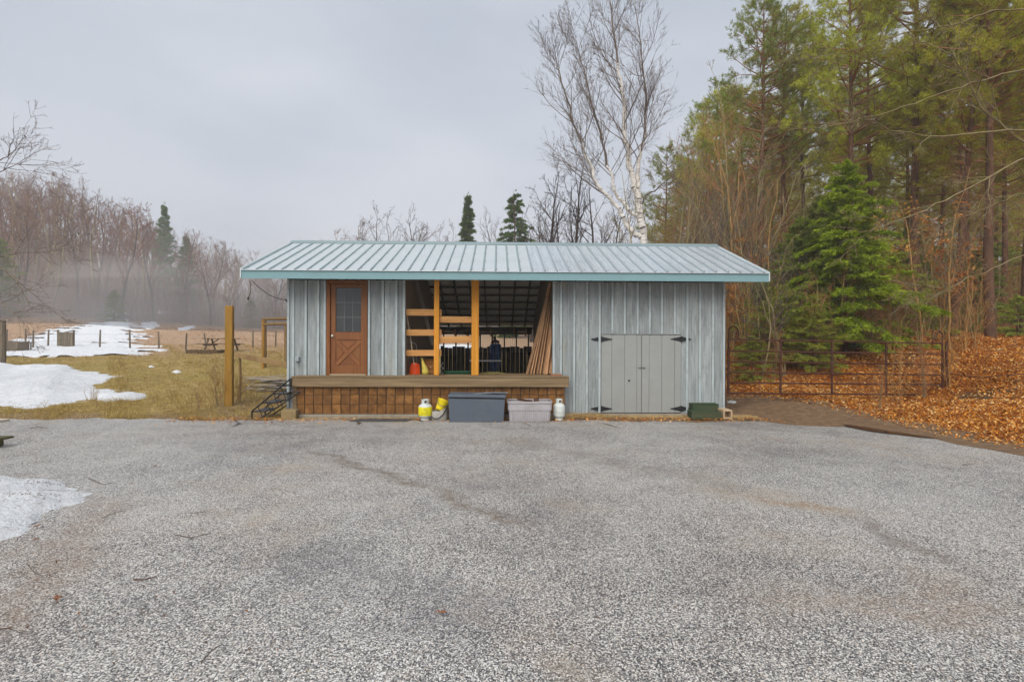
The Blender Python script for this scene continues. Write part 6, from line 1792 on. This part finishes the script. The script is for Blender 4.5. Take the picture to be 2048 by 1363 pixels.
# single leaves and twigs one can pick out on the driveway
M_LEAF1 = plain('brown_oak_leaf', lin(128, 86, 58), .7, var=.3, scale=20)
M_TWG = plain('dark_fallen_twig', lin(86, 66, 54), .8, var=.3)
def dleaf(px, py, sz, label, seed):
    rg = random.Random(seed); sz *= .68; c = gnd(px, py); c.z = .018; m = MB(); n = 18
    vs_ = [(0, 0, .006)]
    for k in range(n):
        a = 2 * math.pi * k / n; r_ = sz * (.55 + .45 * math.cos(a) ** 2) * (1 if k % 2 else .62)
        vs_.append((r_ * math.cos(a), r_ * math.sin(a) * .8, rg.uniform(.0, sz * .35)))
    m.add(vs_, [(0, 1 + k, 1 + (k + 1) % n) for k in range(n)])
    m.tube([(sz * .8, 0, .005), (sz * 1.35, sz * .1, .004)], .002, 4)
    solo(m, 'fallen_leaf', M_LEAF1, label, 'leaf', c, rg.uniform(0, 6), 'single leaves on the driveway')
for i, (px, py, sz, lab) in enumerate(((76, 1066, .06, 'orange brown leaf at the lower edge of the snow mound'), (117, 1218, .075, 'crumpled brown leaf on the gravel in the lower left'), (312, 941, .05, 'pair forming reddish leaf on the gravel right of the snow mound'), (885, 1245, .05, 'rust coloured leaf in the lower middle of the driveway'), (1700, 908, .05, 'dark leaf on the gravel below the puddle'), (1895, 946, .05, 'brown leaf on the gravel at the right'), (72, 1095, .05, 'second brown leaf below the snow mound'), (263, 975, .035, 'small dark leaf left of centre on the gravel'))):
    dleaf(px, py, sz, lab, i)
def dtwig(pix, r_, label, seed):
    rg = random.Random(seed); r_ *= .7; P = [gnd(a, b) for a, b in pix]; c = P[0].copy(); c.z = .02; m = MB()
    pts = [Vector((p.x - c.x, p.y - c.y, rg.uniform(0, .006))) for p in P]
    m.tube(pts, [r_ * (1 - .5 * i / len(pts)) for i in range(len(pts))], 5)
    d = pts[-1] - pts[0]; mid_ = pts[len(pts) // 2]
    m.tube([mid_, mid_ + Matrix.Rotation(.7, 3, 'Z') @ d * .3], r_ * .5, 4)
    solo(m, 'fallen_twig', M_TWG, label, 'twig', c, 0, 'twigs on the driveway')
for i, (pix, r_, lab) in enumerate((([(352, 1086), (385, 1088), (425, 1078)], .006, 'dark forked twig on the gravel right of the snow mound'), ([(268, 1180), (290, 1176), (315, 1172)], .008, 'reddish bark strip on the gravel below the snow mound'), ([(376, 1038), (395, 1036), (412, 1033)], .004, 'thin twig on the gravel, rightmost of the left group'), ([(178, 965), (205, 978), (225, 975)], .006, 'twig touching the right tip of the snow mound'),
                                    ([(55, 1145), (70, 1160), (85, 1168)], .004, 'thin curved twig in the lower left'), ([(0, 1275), (15, 1278), (28, 1280)], .007, 'dark twig at the left edge near the bottom'), ([(405, 1352), (425, 1330), (440, 1315)], .005, 'straw coloured stalk at the bottom left of centre'), ([(60, 862), (75, 860), (95, 862)], .008, 'dark stick lying near the concrete slab'), ([(1925, 938), (1940, 937), (1952, 935)], .006, 'thin twig on the gravel near the right leaf'), ([(205, 1048), (230, 1038), (252, 1034)], .004, 'thin twig on the brown patch beside the snow mound'))):
    dtwig(pix, r_, lab, 50 + i)
# debris on the snow mound
n = 420
cc = NR.integers(0, 9, n); x = np.linspace(-6.3, -4.8, 9)[cc] + NR.normal(0, .16, n); y = 4.6 + 1.2 * np.abs(np.sin(cc * 2.3)) + NR.normal(0, .12, n)
dep = bpy.context.evaluated_depsgraph_get()
sp = bpy.data.objects['snow_pile']
bpy.context.view_layer.update()
keep = []
for a, b in zip(x, y):
    ok_, loc_, nn_, _ = sp.ray_cast(Vector((a, b, 3)) - sp.location, Vector((0, 0, -1)))
    if ok_ and loc_.z + sp.location.z > .02: keep.append((a, b, loc_.z + sp.location.z + .004))
keep = np.array(keep)
leaves('snow_debris', keep[:, 0], keep[:, 1], .009, keep[:, 2], bpy.data.materials['bark_crumbs'], 'bark and leaf crumbs on the melting snow mound', 'litter', .006)

# ------------------------------------------------------------------ mist
def volume_box(name, x0, x1, y0, y1, z0, z1, dens, col, label):
    o = MB().box(x0, x1, y0, y1, z0, z1).build(name, None) if False else None
    m = bpy.data.materials.new(name); m.use_nodes = True; nt = m.node_tree; nt.nodes.clear()
    out_ = nt.nodes.new('ShaderNodeOutputMaterial'); pv = nt.nodes.new('ShaderNodeVolumePrincipled')
    pv.inputs['Color'].default_value = col; pv.inputs['Density'].default_value = dens; pv.inputs['Anisotropy'].default_value = .2
    nt.links.new(pv.outputs[0], out_.inputs['Volume'])
    o = MB().box(x0, x1, y0, y1, z0, z1).build(name, m)
    return tag(o, label, kind='stuff')
volume_box('haze', -440, 440, -100, 440, -3, 60, .0016, (.98, .98, .99, 1), 'thin grey mist over the whole valley')

def fog_bank(name, c, r, dens, label):
    n, k = 28, 14; vs_, fs_ = [(0, 0, r[2])], []
    for i in range(1, k):
        t = math.pi * i / k
        for j in range(n):
            a = 2 * math.pi * j / n; w_ = 1 + .10 * math.sin(3 * a + c[0]) + .06 * math.sin(5 * a + 2 * t)
            vs_.append((r[0] * w_ * math.sin(t) * math.cos(a), r[1] * w_ * math.sin(t) * math.sin(a), r[2] * math.cos(t)))
    vs_.append((0, 0, -r[2]))
    for j in range(n): fs_.append((0, 1 + j, 1 + (j + 1) % n))
    for i in range(k - 2):
        for j in range(n):
            a, b = 1 + i * n + j, 1 + i * n + (j + 1) % n; fs_.append((a, a + n, b + n, b))
    L_ = len(vs_) - 1
    for j in range(n): fs_.append((L_, L_ - n + (j + 1) % n, L_ - n + j))
    m = bpy.data.materials.new(name); m.use_nodes = True; nt = m.node_tree; nt.nodes.clear()
    out_ = nt.nodes.new('ShaderNodeOutputMaterial'); pv = nt.nodes.new('ShaderNodeVolumePrincipled')
    pv.inputs['Color'].default_value = (.985, .985, .99, 1); pv.inputs['Density'].default_value = dens; pv.inputs['Anisotropy'].default_value = .2
    nt.links.new(pv.outputs[0], out_.inputs['Volume'])
    o = MB().add(vs_, fs_).build(name, m, loc=(0, 0, 0)); o.location = c
    return tag(o, label, kind='stuff')
fog_bank('fog_bank', (-62, 60, 4.0), (13, 8, 5.0), .018, 'puff of low fog at the left end of the pasture')
fog_bank('fog_bank', (-50, 64, 5.5), (12, 7, 7.0), .016, 'tallest puff of fog before the hillside wood')
fog_bank('fog_bank', (-40, 60, 3.4), (13, 7, 3.6), .016, 'low flat puff of fog over the pasture snow')
fog_bank('fog_bank', (-31, 69, 5.0), (10, 8, 5.0), .014, 'puff of fog at the foot of the wood above the tall post')
for rz_, dn, lab in ((5.5, .003, 'lowest'), (7.5, .003, 'second lowest'), (9.5, .0028, 'middle'), (12.0, .0026, 'second highest'), (15.0, .0024, 'highest')):
    fog_bank('fog_bank', (-44 + rz_ * .3, 66 + rz_ * .5, 4.5), (34 + rz_, 15 + rz_ * .5, rz_), dn, lab + ' veil of thin fog drifting through the hillside wood')
fog_bank('fog_bank', (-24, 68, 4.5), (20, 11, 4.5), .010, 'thin low fog drifting behind the lone small pine')
